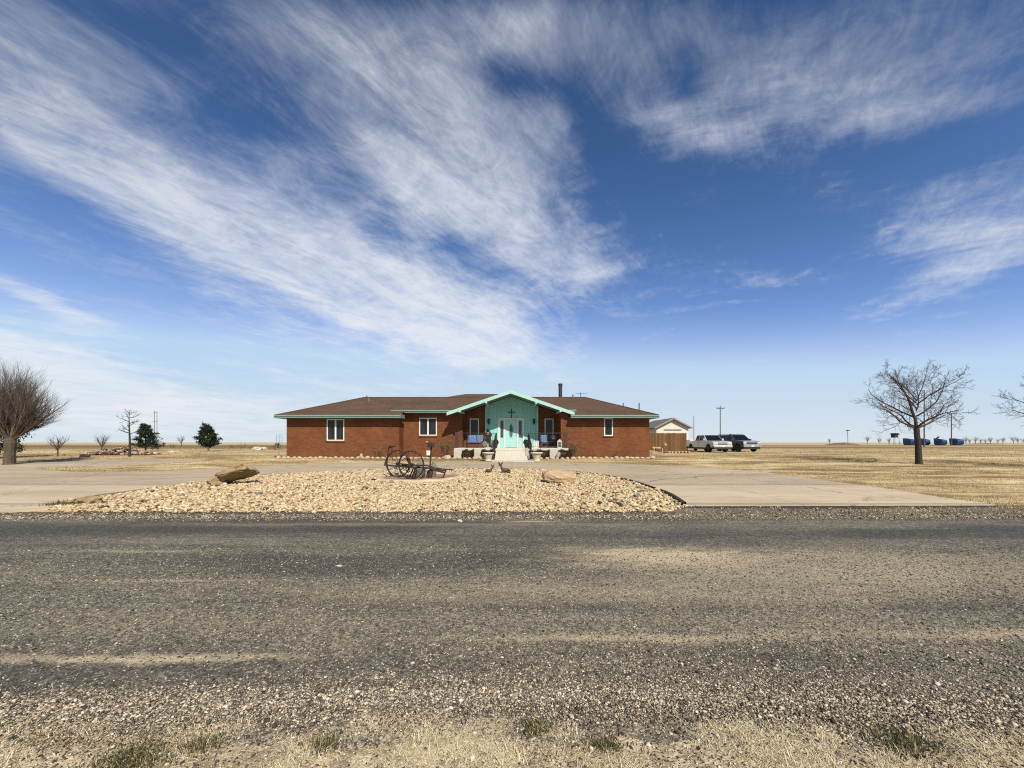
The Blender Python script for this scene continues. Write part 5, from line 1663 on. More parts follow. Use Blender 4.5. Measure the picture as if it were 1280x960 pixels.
# ================================================================== RIGHT OF THE HOUSE
# board fence, two posts, boards as grooves
fx0, fx1, fy = 14.2, 18.15, 40.0
t = place('board_fence', (fx0 + fx1) / 2, fy, zg(fy), 'brown upright board fence between the house and the vehicles', 'fence')
W = (fx1 - fx0) / 2
mb = MB(); 
nb = 27
for i in range(nb):
    a = -W + 2 * W * i / nb; b = -W + 2 * W * (i + 1) / nb
    hgt = 1.98 + rng.uniform(-.015, .015)
    mb.box(a + .004, b - .004, -.012 + rng.uniform(-.003, .003), .01, .04, hgt)
o = mb.build('boards', mat_boards('fence_boards', (.175, .092, .036), .1463, .6, .26, rough=.85), t); o['kind'] = 'stuff'
for x in (-W + .06, -.6, .75, W - .06):
    mb = MB(); mb.box(x - .05, x + .05, .012, .11, 0, 2.0); mb.build('fence_post', M_POST_WOOD, t)
mb = MB(); mb.box(-W, W, .011, .05, .4, .48); mb.build('rail', M_POST_WOOD, t)
mb = MB(); mb.box(-W, W, .011, .05, 1.55, 1.63); mb.build('rail', M_POST_WOOD, t)

# white gabled shed behind it
sy = 45.0
t = place('shed', PX(840.5, sy), sy, zg(sy), 'white gabled outbuilding with grey roof behind the board fence', 'shed')
pk = PZ(522.3, sy) - zg(sy); ev = PZ(534.5, sy) - zg(sy); hw = 1.95
M_SHED = mat_boards('shed_siding', (.72, .68, .58), .3, .85, .03)
D = 6.0
mb = MB(); wall_x = hw - .08
sl = (pk - ev) / (hw + .25)
mb.prism([(-wall_x, 0), (wall_x, 0), (wall_x, pk - sl * wall_x - .14), (0, pk - .14), (-wall_x, pk - sl * wall_x - .14)], (0, D), 'y')
mb.build('shed_wall', M_SHED, t)
mb = MB()
for s in (-1, 1):
    q = hw + .25
    pts = [(0, -.35, pk), (s * q, -.35, ev), (s * q, D + .3, ev), (0, D + .3, pk)]
    n = 4
    vs = pts + [(x, y, z - .10) for x, y, z in pts]
    mb.add(vs, [(0, 1, 2, 3), (7, 6, 5, 4)] + [(i, (i + 1) % 4, (i + 1) % 4 + 4, i + 4) for i in range(4)])
mb.build('shed_roof', mat('grey_shingle', (.17, .155, .135), .95, .3, 14), t)
for s in (-1, 1):
    mb = MB(); q = hw + .27
    mb.prism([(0, pk + .02), (s * q, ev + .02), (s * q, ev - .16), (0, pk - .18)], (-.385, -.352), 'y'); mb.build('shed_rake', mat('shed_trim', (.30, .25, .20), .7, .1, 5), t)
mb = MB(); mb.box(-1.0, 1.05, -.04, -.002, ev - .32, ev - .22); mb.build('beam', M_POST_WOOD, t)

# low white trailer between fence and pickup
ty = 44.5
t = place('small_trailer', PX(865, ty), ty, zg(ty), 'pale low trailer half hidden between the fence and the white pickup', 'trailer')
mb = MB(); mb.box(-.62, .70, -.7, 1.6, .42, 1.28); mb.build('trailer_box', mat('trailer_white', (.60, .62, .64), .5, .06, 3), t, bevel=.03)
mb = MB()
for i in range(4): mb.box(-.62 + .40 * i, -.56 + .40 * i, -.735, -.702, .42, 1.28)
mb.build('trailer_ribs', mat('trailer_rib', (.34, .37, .40), .5, .1, 3), t)
M_TYRE = mat('tyre_rubber', (.016, .016, .016), .85, .2, 10)
M_RIM = mat('alloy_rim', (.42, .42, .43), .35, .1, 10, metal=.7)
for s in (-1, 1):
    mb = MB(); mb.lathe([(.14, -.09), (.27, -.09), (.30, -.05), (.30, .05), (.27, .09), (.14, .09)], (s * .66, .5, .30), 18, 'x'); mb.build('wheel', M_TYRE, t, smooth=False)
# a red and white cooler in front of it
t = place('cooler', PX(862.3, 40.6), 40.6, zg(40.6), 'small box with a pink white lid right of the board fence foot', 'box')
mb = MB(); mb.box(-.28, .28, -.2, .2, .0, .26, .96); mb.build('cooler_body', mat('dark_red_plastic', (.12, .03, .03), .5, .2, 4), t, bevel=.02)
mb = MB(); mb.box(-.31, .31, -.23, .23, .262, .34); mb.build('cooler_lid', mat('cooler_lid', (.72, .60, .58), .4, .04, 4), t, bevel=.02)

# rustic log deer, rocks and logs in the bed before the fence
dy = 36.0
M_LOG = mat('pale_log', (.58, .42, .24), .85, .0, 8, .3, 30, col2=(.36, .22, .11))
M_BARK = mat('log_bark', (.14, .075, .04), .95, .3, 9, .5, 30)
t = place('log_deer', PX(824.5, dy), dy, zg(dy), 'rustic deer made of logs standing left before the board fence', 'ornament')
S_ = dy / 481
def ld(px, py, d=0): return Vector(((px - 824.5) * S_, d, PZ(py, dy) - zg(dy)))
mb = MB(); mb.tube([ld(815.2, 559.6), ld(826, 560.2)], .10, 10); mb.build('log_body', M_LOG, t)
mb = MB(); mb.tube([ld(826.5, 562, -.02), ld(830.8, 555.5)], [.11, .075], 8); mb.build('log_neck', M_BARK, t)
mb = MB(); mb.tube([ld(829.2, 555.8, -.1), ld(832.8, 556.2, .02)], [.10, .13], 9); mb.tube([ld(831, 554.2), ld(829.5, 551.3)], .015, 5); mb.tube([ld(831.6, 554.2), ld(832.6, 551.6)], .015, 5); mb.build('log_head', M_LOG, t)
for (px, d) in ((817, -.1), (820.5, .12), (827, -.1), (830.8, .1)):
    mb = MB(); mb.tube([ld(px, 560.5, d), ld(px + .4, 570, d * 1.8)], .05, 7); mb.build('leg', M_LOG if d < 0 else M_BARK, t)
M_PILE = mat('pinkish_pile_rock', (.48, .36, .29), .9, .0, 3, .4, 20, col2=(.20, .13, .10))
for k, (px, py, r, lab) in enumerate(((806.5, 572, .28, 'pinkish rock at the left end of the rock heap by the log deer'), (811, 573, .34, 'large pink rock in the middle of the heap by the log deer'), (815.5, 571.5, .26, 'pale rock of the heap under the log body'), (809, 575.5, .22, 'dark low rock at the front of the heap by the log deer'), (819.5, 573.5, .25, 'white rock at the right end of the heap by the log deer'))):
    y = 34.6 - .12 * (k % 3)
    mb = MB(); mb.blob((0, 0, r * .4), (r * 1.1, r * .8, r * .75), 2, .3, 80 + k)
    o = mb.build('heap_rock', M_PILE if k != 3 else M_ROCKS); o.location = (PX(px, y), y, zg(y)); tag(o, lab, 'rock', 'rocks by the log deer')
t = bush(PX(812.5, 35.4), 35.4, .62, .9, 26, 'dark twiggy plant growing out of the rock heap by the log deer', M_TWIG, 'plant', 'dry_plant')
lab = 'one of the short pale logs lying side by side before the board fence'
lp = None
for k in range(7):
    if lp is None:
        lp = MB(); lp.tube([(-.05, -.42, .10), (.05, .42, .10)], .095, 9); lo_ = lp.build('split_log', M_LOG); o = lo_
    else:
        o = lo_.copy(); C.objects.link(o)
    y = 37.4 + .06 * (k % 2); px = 833 + 4.1 * k
    o.location = (PX(px, y), y, zg(y)); o.rotation_euler = (0, 0, R(28 + 5 * rng.uniform(-1, 1))); tag(o, lab, 'log', 'short logs before the fence')

# ================================================================== VEHICLES
M_SILVER = mat_paint('silver_white_paint', (.56, .56, .555), .15, .28)
M_DGREY = mat_paint('dark_grey_paint', (.075, .077, .080), .5, .28)
M_GLARE = mat_paint('glare_grey_paint', (.40, .41, .42), .2, .22)  # bright reflection on the grey SUV's hood and bumper, painted as a paler base colour
M_CARGLASS = mat_glass('car_glass', (.006, .007, .008))
M_PLASTIC = mat('black_plastic', (.02, .02, .02), .6, .2, 8)
M_LAMP = mat('lamp_lens', (.62, .62, .60), .15, .05, 6)
M_PLATE = mat('blank_plate', (.75, .75, .72), .5, .03, 5)
def arch(cy, cz, r, z0, n=9):
    """Points of a wheel opening, from the rear foot to the front foot."""
    a0 = math.asin(max(-1, min(1, (z0 - cz) / r)))
    return [(cy + r * math.cos(a0 + (PI - 2 * a0) * i / n), cz + r * math.sin(a0 + (PI - 2 * a0) * i / n)) for i in range(n + 1)]
def panel(mb, c00, c10, c11, c01, mg=(.06, .06, .06, .06), off=.008):
    """A window set into a four-cornered face: margins left, right, bottom, top as fractions; proud by off."""
    c00, c10, c11, c01 = map(Vector, (c00, c10, c11, c01))
    def P(u, v): return c00 * (1 - u) * (1 - v) + c10 * u * (1 - v) + c11 * u * v + c01 * (1 - u) * v
    nrm = (c10 - c00).cross(c01 - c00).normalized()
    q = [P(mg[0], mg[2]), P(1 - mg[1], mg[2]), P(1 - mg[1], 1 - mg[3]), P(mg[0], 1 - mg[3])]
    top = [p + nrm * off for p in q]
    mb.add([tuple(p) for p in q + top], [(4, 5, 6, 7), (0, 1, 5, 4), (1, 2, 6, 5), (2, 3, 7, 6), (3, 0, 4, 7)])
def vehicle(name, x, y, rz, lab, cat, spec):
    t = place(name, x, y, zg(y), lab, cat, None, rz)
    hw = spec['w'] / 2
    paint = spec['paint']
    wr, wz = spec['wr'], spec['wr']
    prof = spec['top'] + [(spec['rear'], .62)] + arch(spec['ry'], wz, wr + .09, .46) + arch(spec['fy'], wz, wr + .09, .46) + [(spec['front'], .55)]
    mb = MB(); mb.prism(prof, (-hw, hw), 'x')
    body = mb.build('body', paint, t, bevel=.06, segs=3)
    for p in body.data.polygons: p.use_smooth = True
    body.modifiers['bevel'].harden_normals = True
    # cabin
    (b0, b1, zb), (t0, t1, zt) = spec['cab_bottom'], spec['cab_top']
    wb, wt = hw - .05, hw - spec.get('tumble', .20)
    B = [(-wb, b0, zb), (wb, b0, zb), (wb, b1, zb), (-wb, b1, zb)]; T4 = [(-wt, t0, zt), (wt, t0, zt), (wt, t1, zt), (-wt, t1, zt)]
    mb = MB(); mb.add(B + T4, [(0, 3, 2, 1), (4, 5, 6, 7), (0, 1, 5, 4), (1, 2, 6, 5), (2, 3, 7, 6), (3, 0, 4, 7)])
    cab = mb.build('cab', paint, t, bevel=.07, segs=3)
    for p in cab.data.polygons: p.use_smooth = True
    cab.modifiers['bevel'].harden_normals = True
    mb = MB(); panel(mb, B[0], B[1], T4[1], T4[0], (.05, .05, .02, .07)); mb.build('windshield', M_CARGLASS, t)
    mb = MB(); panel(mb, B[2], B[3], T4[3], T4[2], (.10, .10, .12, .12)); mb.build('rear_window', M_CARGLASS, t)
    for s in (-1, 1):
        f0, f1 = (B[0], B[3]) if s < 0 else (B[1], B[2])
        g0, g1 = (T4[0], T4[3]) if s < 0 else (T4[1], T4[2])
        for (u0, u1) in spec['side']:
            def L(p, q, u): return Vector(p).lerp(Vector(q), u)
            a, b, c, d = L(f0, f1, u0), L(f0, f1, u1), L(g0, g1, u1), L(g0, g1, u0)
            mb = MB()
            if s < 0: panel(mb, b, a, d, c, (.04, .04, .06, .12))
            else: panel(mb, a, b, c, d, (.04, .04, .06, .12))
            mb.build('side_window', M_CARGLASS, t)
        mb = MB(); yb = b0 + .28; mb.box(s * (hw + .02) - .10, s * (hw + .02) + .10, yb - .05, yb + .05, zb + .02, zb + .22); mb.tube([(s * (hw - .06), yb, zb + .06), (s * (hw + .02), yb, zb + .08)], .025, 6)
        mb.build('mirror', spec.get('mirror', paint), t, bevel=.03)
        for wy in (spec['fy'], spec['ry']):
            mb = MB(); k = s * (hw - .13)
            mb.lathe([(wr * .62, -.12), (wr * .93, -.12), (wr, -.08), (wr, .08), (wr * .93, .12), (wr * .62, .12)], (k, wy, wz), 26, 'x')
            wh = mb.build('wheel', M_TYRE, t)
            mb = MB(); mb.lathe([(wr * .63, s * .07), (wr * .60, s * .10), (wr * .30, s * .085), (wr * .15, s * .115)][::1], (k, wy, wz), 20, 'x')
            mb.build('rim', M_RIM, wh)
        # door seams and handle
        mb = MB()
        for yy in spec['seams']:
            mb.box(s * hw - .004 * 1, s * hw + .004, yy - .008, yy + .008, .62, zb)
        sm = mb.build('door_seams', M_PLASTIC, t); sm['kind'] = 'stuff'
        mb = MB(); mb.box(s * (hw + .012) - .016, s * (hw + .012) + .016, spec['handle'] - .09, spec['handle'] + .09, zb - .20, zb - .155); mb.build('door_handle', M_PLASTIC, t, bevel=.008)
        mb = MB(); x1, x2, z1, z2 = spec['lamp']
        mb.box(min(s * x1, s * x2), max(s * x1, s * x2), spec['front'] - .03, spec['front'] + .12, z1, z2); mb.build('headlight', M_LAMP, t, bevel=.025)
    x1, x2, z1, z2 = spec['grille']
    mb = MB(); mb.box(x1, x2, spec['front'] - .022, spec['front'] + .05, z1, z2)
    gr = mb.build('grille', M_PLASTIC, t, bevel=.015)
    mb = MB()
    for zz in spec['bars']: mb.box(x1 + .02, x2 - .02, spec['front'] - .045, spec['front'] - .024, zz - .025, zz + .025)
    mb.build('grille_bar', spec.get('barmat', paint), gr)
    mb = MB(); mb.box(-hw + .02, hw - .02, spec['front'] - .12, spec['front'] + .08, spec['bump'][0], spec['bump'][1]); mb.build('front_bumper', spec['bmat'], t, bevel=.04)
    mb = MB(); mb.box(-hw + .08, hw - .08, spec['front'] - .05, spec['front'] + .25, .30, spec['bump'][0] - .004); mb.build('valance', M_PLASTIC, t, bevel=.03)
    mb = MB(); mb.box(-.16, .16, spec['front'] - .135, spec['front'] - .122, spec['bump'][0] + .03, spec['bump'][0] + .17); mb.build('licence_plate', M_PLATE, t)
    mb = MB(); mb.box(-hw + .05, hw - .05, spec['rear'] - .08, spec['rear'] + .08, .45, .62); mb.build('rear_bumper', M_PLASTIC, t, bevel=.03)
    mb = MB(); mb.box(-hw + .12, hw - .12, spec['front'] + .3, spec['rear'] - .3, .30, .56); mb.build('underbody', M_PLASTIC, t)
    return t
pickup_spec = dict(w=1.98, paint=M_SILVER, wr=.39, fy=-1.78, ry=1.72, front=-2.72, rear=2.72,
    top=[(-2.72, .98), (-2.64, 1.07), (-2.3, 1.13), (-1.35, 1.20), (.92, 1.22), (.98, 1.16), (2.70, 1.14), (2.72, 1.05)],
    cab_bottom=(-1.36, .92, 1.19), cab_top=(-.62, .72, 1.80), tumble=.22, side=((.06, .56), (.60, .96)), seams=(-1.15, .10, .93), handle=-.10,
    lamp=(.55, .92, .80, 1.0), grille=(-.50, .50, .78, .99), bars=(.89,), bump=(.50, .70), bmat=M_SILVER, mirror=M_SILVER)
suv_spec = dict(w=2.0, paint=M_DGREY, wr=.40, fy=-1.62, ry=1.50, front=-2.50, rear=2.50,
    top=[(-2.50, 1.00), (-2.42, 1.10), (-2.1, 1.15), (-1.15, 1.20), (2.44, 1.18), (2.50, 1.05)],
    cab_bottom=(-1.22, 2.42, 1.17), cab_top=(-.42, 2.20, 1.84), tumble=.24, side=((.10, .37), (.39, .66), (.68, .96)), seams=(-1.05, .05, 1.05), handle=-.12,
    lamp=(.60, .95, .86, 1.04), grille=(-.57, .57, .88, 1.02), bars=(.95,), bump=(.52, .80), bmat=M_GLARE, mirror=M_DGREY, barmat=M_GLARE)
pk_ = vehicle('pickup_truck', 21.15, 41.6, R(3), 'white extended cab pickup parked facing the road beside the darker vehicle', 'pickup', pickup_spec)
sv_ = vehicle('parked_suv', 24.75, 42.6, R(6), 'dark grey sport utility vehicle with pale painted-in reflection on its front parked right of the white pickup', 'suv', suv_spec)
# hood of the grey one, its bright reflection put into the colour; roof rails
mb = MB(); mb.prism([(-2.46, 1.06), (-2.40, 1.125), (-2.1, 1.175), (-1.28, 1.225), (-1.28, 1.19), (-2.1, 1.14)], (-.90, .90), 'x'); mb.build('hood', M_GLARE, sv_, bevel=.02)
for s in (-1, 1):
    mb = MB(); mb.tube([(s * .66, -.25, 1.84), (s * .66, -.2, 1.90), (s * .66, 2.0, 1.90), (s * .66, 2.05, 1.84)], .022, 6); mb.build('roof_rail', M_PLASTIC, sv_)

# ================================================================== POLES, CONTAINERS, FAR THINGS
def pole(px, ptop, Y, lab, arm=None, r=.13, group='utility poles', wid=2.4, insul=True):
    t = place('utility_pole', PX(px, Y), Y, zg(Y), lab, 'pole', group)
    h = PZ(ptop, Y) - zg(Y)
    mb = MB(); mb.tube([(0, 0, 0), (0, 0, h)], [r, r * .7], 10); mb.build('pole_shaft', M_POLE, t)
    if arm:
        za = PZ(arm, Y) - zg(Y)
        mb = MB(); mb.box(-wid / 2, wid / 2, -.16, -.10, za - .08, za + .08)
        mb.tube([(-wid * .3, -.13, za), (0, -.13, za - .6)], .03, 5); mb.tube([(wid * .3, -.13, za), (0, -.13, za - .6)], .03, 5)
        ca = mb.build('crossarm', M_POLE, t)
        for x in (-wid * .45, -wid * .2, wid * .2, wid * .45):
            mb = MB(); mb.lathe([(.03, 0), (.07, .05), (.05, .12), (.07, .15), (.03, .22)], (x, -.13, za + .08), 8); mb.build('insulator', M_PIPE, ca)
    return t
pole(900.3, 507.5, 95, 'tall wooden pole with crossarm behind the white pickup', 510.5, wid=2.0)
pole(867.3, 519.5, 100, 'thin plain pole right of the shed', None, .09)
pole(1155.3, 487.5, 78, 'tall plain pole behind the crown of the right bare tree', None, .12)
pole(1189.3, 516.5, 105, 'shorter pole with crossarm right of the bare tree trunk', 517, wid=2.8)
t = place('twin_pole', PX(194.5, 150), 150, zg(150), 'distant pair of thin poles joined by crossbars behind the left pine', 'pole', 'utility poles')
for px in (193, 196.2):
    mb = MB(); mb.tube([((px - 194.5) / 481 * 150, 0, 0), ((px - 194.5) / 481 * 150, 0, PZ(513.5, 150) - zg(150))], [.09, .07], 8); mb.build('pole_shaft', M_POLE, t)
for py in (516, 527):
    z = PZ(py, 150) - zg(150)
    mb = MB(); mb.box(-.9, .9, -.2, -.1, z - .06, z + .06); mb.build('crossarm', M_POLE, t)
# posts and netting left of the house
t = place('wire_gate', PX(349, 46), 46, zg(46), 'faint tall wire gate frame just left of the house', 'gate')
hh = PZ(543.5, 46) - zg(46)
mb = MB()
for x in (-.34, .0, .34): mb.tube([(x, 0, 0), (x, 0, hh)], .022, 6)
mb.tube([(-.34, 0, hh), (.34, 0, hh)], .02, 5); mb.build('gate_posts', mat('galvanised', (.32, .33, .34), .5, .15, 6, metal=.4), t)
mb = MB()
for i in range(1, 12): mb.tube([(-.34, 0, hh * i / 12), (.34, 0, hh * i / 12)], .006, 3)
w_ = mb.build('gate_wire', MATS['galvanised'], t); w_['kind'] = 'stuff'

# big blue refuse containers in the field
M_BLUE = mat('container_blue', (.034, .085, .21), .55, .15, 2)
M_BLUE_D = mat('container_lid', (.02, .035, .075), .6, .2, 3)
def container(open_lid=False):
    t = empty('refuse_container', (0, 0, 0))
    mb = MB(); mb.prism([(-1.0, .18), (.9, .18), (1.05, 1.30), (1.05, 1.75), (-1.05, 1.35), (-1.15, 1.1)], (-1.75, 1.75), 'x'); b = mb.build('container_body', M_BLUE, t, bevel=.03)
    mb = MB()
    for i in range(6): 
        x = -1.5 + i * .6; mb.box(x - .05, x + .05, -1.20, -1.02, .3, 1.06)
    mb.build('ribs', M_BLUE, b)
    for s in (-1, 1):
        mb = MB(); mb.box(s * 1.76 - .10, s * 1.76 + .10, -.5, .5, .75, .98); mb.build('lift_pocket', M_BLUE_D, t)
        mb = MB()
        if open_lid and s > 0: mb.add([(.04, 1.05, 1.77), (1.74, 1.05, 1.77), (1.74, .6, 2.25), (.04, .6, 2.25), (.04, 1.09, 1.80), (1.74, 1.09, 1.80), (1.74, .64, 2.28), (.04, .64, 2.28)], [(0, 1, 2, 3), (7, 6, 5, 4), (0, 4, 5, 1), (1, 5, 6, 2), (2, 6, 7, 3), (3, 7, 4, 0)])
        else:
            a, c = sorted((s * .02, s * 1.74))
            mb.add([(a, -1.08, 1.36), (c, -1.08, 1.36), (c, 1.06, 1.765), (a, 1.06, 1.765), (a, -1.08, 1.42), (c, -1.08, 1.42), (c, 1.06, 1.825), (a, 1.06, 1.825)], [(0, 3, 2, 1), (4, 5, 6, 7), (0, 1, 5, 4), (1, 2, 6, 5), (2, 3, 7, 6), (3, 0, 4, 7)])
        mb.build('lid', M_BLUE_D, t)
        mb = MB(); mb.box(s * 1.5 - .12, s * 1.5 + .12, -.8, .8, 0, .178); mb.build('skid', M_IRON, t)
    return t
c1_ = container()
c3_ = container(True)
spots = [(1136.5, 118, 24, c1_, 'leftmost blue refuse container, left of the bare tree trunk'), (1154.5, 119, 24, None, 'blue refuse container just right of the bare tree trunk'),
         (1175.3, 116, 24, c3_, 'blue refuse container with raised lid, between the other right hand ones'), (1195.5, 118, 16, None, 'rightmost blue refuse container below the crossarm pole')]
for (px, Y, a, src, lab) in spots:
    o = src or copy_tree(c1_)
    o.location = (PX(px, Y), Y, zg(Y)); o.rotation_euler = (0, 0, R(a)); o.scale = (.86, .9, 1.16)
    tag(o, lab, 'container', 'blue refuse containers in the field')
# small lookout hut on stilts, and a mast lamp
t = place('stilt_hut', PX(1118, 120), 120, zg(120), 'small dark hut on tall thin stilts left of the blue containers', 'hut')
z0, z1 = PZ(547, 120) - zg(120), PZ(542, 120) - zg(120)
mb = MB(); mb.box(-.5, .6, -.6, .6, z0, z1 - .15); mb.build('hut_cabin', M_POST_WOOD, t)
mb = MB(); mb.prism([(-.85, z1 - .2), (.95, z1 - .35), (.5, z1 + .1), (-.3, z1 + .15)], (-.85, .85), 'y'); mb.build('hut_roof', M_IRON, t)
for sx in (-1, 1):
    for sy_ in (-1, 1):
        mb = MB(); mb.tube([(sx * .75, sy_ * .6, z0), (sx * .95, sy_ * .75, 0)], .05, 5); mb.build('leg', M_POST_WOOD, t)
t = place('mast_lamp', PX(1060, 125), 125, zg(125), 'distant thin mast with a flat lamp head, left of the right bare tree', 'lamp post')
zt = PZ(538.5, 125) - zg(125)
mb = MB(); mb.tube([(0, 0, 0), (-.12, 0, zt)], .07, 6); mb.build('mast', M_POLE, t)
mb = MB(); mb.box(-.55, .45, -.2, .2, zt, zt + .26); mb.build('lamp_head', M_IRON, t, bevel=.05)
mb = MB()
V = []; F = []
nn = 40
for i in range(nn + 1):
    for j in range(7):
        x = -5 + 10 * i / nn; y = -2 + 4 * j / 6
        q = max(0, 1 - (x / 5) ** 2) * max(0, 1 - (y / 2) ** 2)
        V.append((x, y, -.05 + .95 * q ** .7 * (.8 + .4 * mnoise.noise(Vector((x * .7, y, 3))))))
for i in range(nn):
    for j in range(6): F.append((i * 7 + j, (i + 1) * 7 + j, (i + 1) * 7 + j + 1, i * 7 + j + 1))
mb.add(V, F)
o = mb.build('earth_mound', mat('mound_earth', (.17, .115, .07), .95, .3, 2, .5, 6)); o.location = (PX(1053, 128), 128, zg(128)); tag(o, 'low dark earth mound in the field below the mast lamp', 'mound')
mb = MB(); mb.add([(x * 1.6, y * .7, z * .6) for x, y, z in V], F)
o = mb.build('earth_mound', MATS['mound_earth']); o.location = (PX(1232, 160), 160, zg(160)); tag(o, 'long low mound in the field at the far right', 'mound')

# rubble heap on the left, with a dark dead tree in front of it
M_RUB = island_mat('rubble', [(0, (.06, .04, .03)), (.3, (.20, .13, .095)), (.6, (.36, .25, .18)), (.85, (.50, .38, .29)), (1, (.60, .50, .40))], .9, var=.1)
n = 900
px_ = nrng.uniform(-1, 1, n); py_ = nrng.normal(0, .36, n)
prof = np.clip(1 - np.abs(px_) ** 2.2, 0, 1) * (.75 + .35 * np.sin(px_ * 7 + 1))
zz = nrng.uniform(0, 1, n) ** .6 * prof * np.clip(1 - np.abs(py_) * .9, 0, 1) * .78
cxr, cyr = PX(150, 33), 33.2
o = stones('rubble_heap', px_ * 2.35, py_ * 1.6, zz + .05, np.clip(nrng.lognormal(math.log(.095), .35, n), .05, .2), M_RUB, 1, .55, .3)
o.location = (cxr, cyr, zg(cyr)); tag(o, 'heap of broken brown and pinkish rubble below the left pine', 'rubble', kind='stuff')
for k, (px, py, r, lab, m) in enumerate(((322, 562.5, .45, 'white rock lump in the grass left of the house', M_PIER), (330, 561.5, .35, 'smaller white rock left of the house corner', M_PIER), (215, 566.6, .3, 'pale low rock in the grass right of the left pine', M_EDGING), (222, 566.2, .22, 'second pale rock in the grass right of the left pine', M_EDGING), (106, 571.5, .25, 'dark low stump in the grass before the rubble', M_POST_WOOD))):
    x, y = gp(px, py)
    mb = MB(); mb.blob((0, 0, r * .35), (r * 1.4, r * .8, r * .6), 2, .28, 90 + k)
    o = mb.build('field_rock', m); o.location = (x, y, zg(y)); tag(o, lab, 'rock')
mb = MB(); mb.lathe([(.30, 0), (.32, .1), (.32, .75), (.28, .85)], (0, 0, 0), 14)
x, y = gp(331, 560.5); o = mb.build('dark_barrel', M_IRON); o.location = (x + .8, y + 2, zg(y + 2)); tag(o, 'dark barrel behind the white rocks left of the house', 'barrel')

# ================================================================== TREES
def grow(rg, p, d, r, L, lvl, out, cfg):
    """One limb and everything that springs from it; out collects (points, radii, level)."""
    n = cfg['seg'][lvl]
    pts = [p.copy()]; rad = [r]
    q = p.copy(); dd = d.normalized()
    r1 = r * cfg['taper'][lvl]
    for i in range(n):
        wob = Vector((rg.gauss(0, 1), rg.gauss(0, 1), rg.gauss(0, 1))) * cfg['wob'][lvl]
        dd = (dd + wob + Vector((0, 0, cfg['up'][lvl]))).normalized()
        q = q + dd * (L / n)
        pts.append(q.copy()); rad.append(r + (r1 - r) * (i + 1) / n)
    out.append((pts, rad, lvl))
    if lvl + 1 >= len(cfg['seg']): return
    k = cfg['kids'][lvl]; k = rg.randint(k[0], k[1])
    for j in range(k):
        f = cfg['start'][lvl] + (1 - cfg['start'][lvl]) * (j + rg.uniform(.2, .9)) / k
        f = min(.999, f); i = int(f * n); u = f * n - i
        b = pts[i].lerp(pts[i + 1], u); br = rad[i] + (rad[i + 1] - rad[i]) * u
        ax = (pts[i + 1] - pts[i]).normalized()
        s = ax.orthogonal().normalized(); w = ax.cross(s)
        az = j * 2.4 + rg.uniform(-.6, .6)
        an = R(rg.uniform(*cfg['ang'][lvl]))
        nd = ax * math.cos(an) + (s * math.cos(az) + w * math.sin(az)) * math.sin(an)
        grow(rg, b, nd, br * cfg['rk'][lvl] * rg.uniform(.75, 1), L * cfg['lk'][lvl] * rg.uniform(.7, 1.15) * (1 - .35 * f), lvl + 1, out, cfg)
def tubes(out, name, m, parent):
    mb = MB()
    for pts, rad, lvl in out:
        mb.tube(pts, rad, 8 if rad[0] > .05 else (5 if rad[0] > .02 else 3), False)
    o = mb.build(name, m, parent)
    return o
M_TRUNK = mat('tree_bark', (.060, .043, .033), .95, .0, 8, .8, 30, stretch=(3, 3, .6), col2=(.025, .018, .014))
M_LIMB = mat('limb_bark', (.070, .050, .038), .95, .3, 6)
M_TRUNK2 = mat('left_bark', (.15, .105, .07), .95, .0, 8, .8, 30, stretch=(3, 3, .6), col2=(.06, .04, .028))
M_LIMB2 = mat('grey_brown_twigs', (.14, .105, .082), .95, .3, 6)

def spreading_tree(seed, x, y, H, lab, name='bare_tree', scale=1.0, trunk_lean=-.10):
    rg = random.Random(seed)
    t = place(name, x, y, zg(y), lab, 'tree', 'bare trees')
    th = H * .36
    mb = MB(); mb.tube([(.07, 0, -.05), (.05, 0, .1), (.02, .01, th * .5), (trunk_lean * .7, 0, th * .8), (trunk_lean, 0, th * 1.0)], [.22, .165, .145, .135, .14], 12)
    mb.build('trunk', M_TRUNK, t)
    out = []
    cfg = dict(seg=[7, 5, 4, 3], taper=[.25, .3, .35, .4], wob=[.11, .14, .16, .18], up=[.035, .05, .06, .06], kids=[(9, 11), (6, 7), (4, 5), (0, 0)], start=[.16, .12, .1, 0],
               ang=[(32, 62), (28, 58), (25, 55), (0, 0)], rk=[.5, .55, .6, 1], lk=[.50, .50, .5, 1])
    base = Vector((trunk_lean, 0, th))
    # leader and limbs: (azimuth, elevation, start height, length, radius)
    limbs = [(90, 84, 1.0, .50, .085)] + [(a, e, h, l, r) for (a, e, h, l, r) in ((184, 16, .97, .50, .062), (2, 22, .98, .50, .068), (75, 26, 1.0, .50, .055), (250, 20, 1.0, .48, .055), (150, 36, 1.2, .46, .05), (320, 32, 1.25, .44, .05), (28, 38, 1.4, .46, .045), (200, 40, 1.45, .46, .045), (110, 44, 1.6, .40, .04), (285, 46, 1.55, .40, .04), (345, 55, 1.65, .36, .035), (170, 58, 1.65, .36, .035))]
    for (az, el, h, l, r) in limbs:
        d = Vector((math.cos(R(az)) * math.cos(R(el)), math.sin(R(az)) * math.cos(R(el)), math.sin(R(el))))
        grow(rg, Vector((trunk_lean + .0, 0, th * min(h, 1.65) - (.1 if h <= 1 else 0))), d, r, H * l, 0, out, cfg)
    for pts, rad, lvl in out:
        for i in range(len(rad)): rad[i] = max(rad[i], .0045)
    tubes(out, 'crown', M_LIMB, t)
    return t
spreading_tree(5, PX(1147.5, 22.9), 22.9, 6.35, 'large bare spreading tree with a dark leaning trunk on the right')
spreading_tree(12, PX(1340, 20.5), 20.5, 5.8, 'bare tree whose twigs reach in from the right edge')

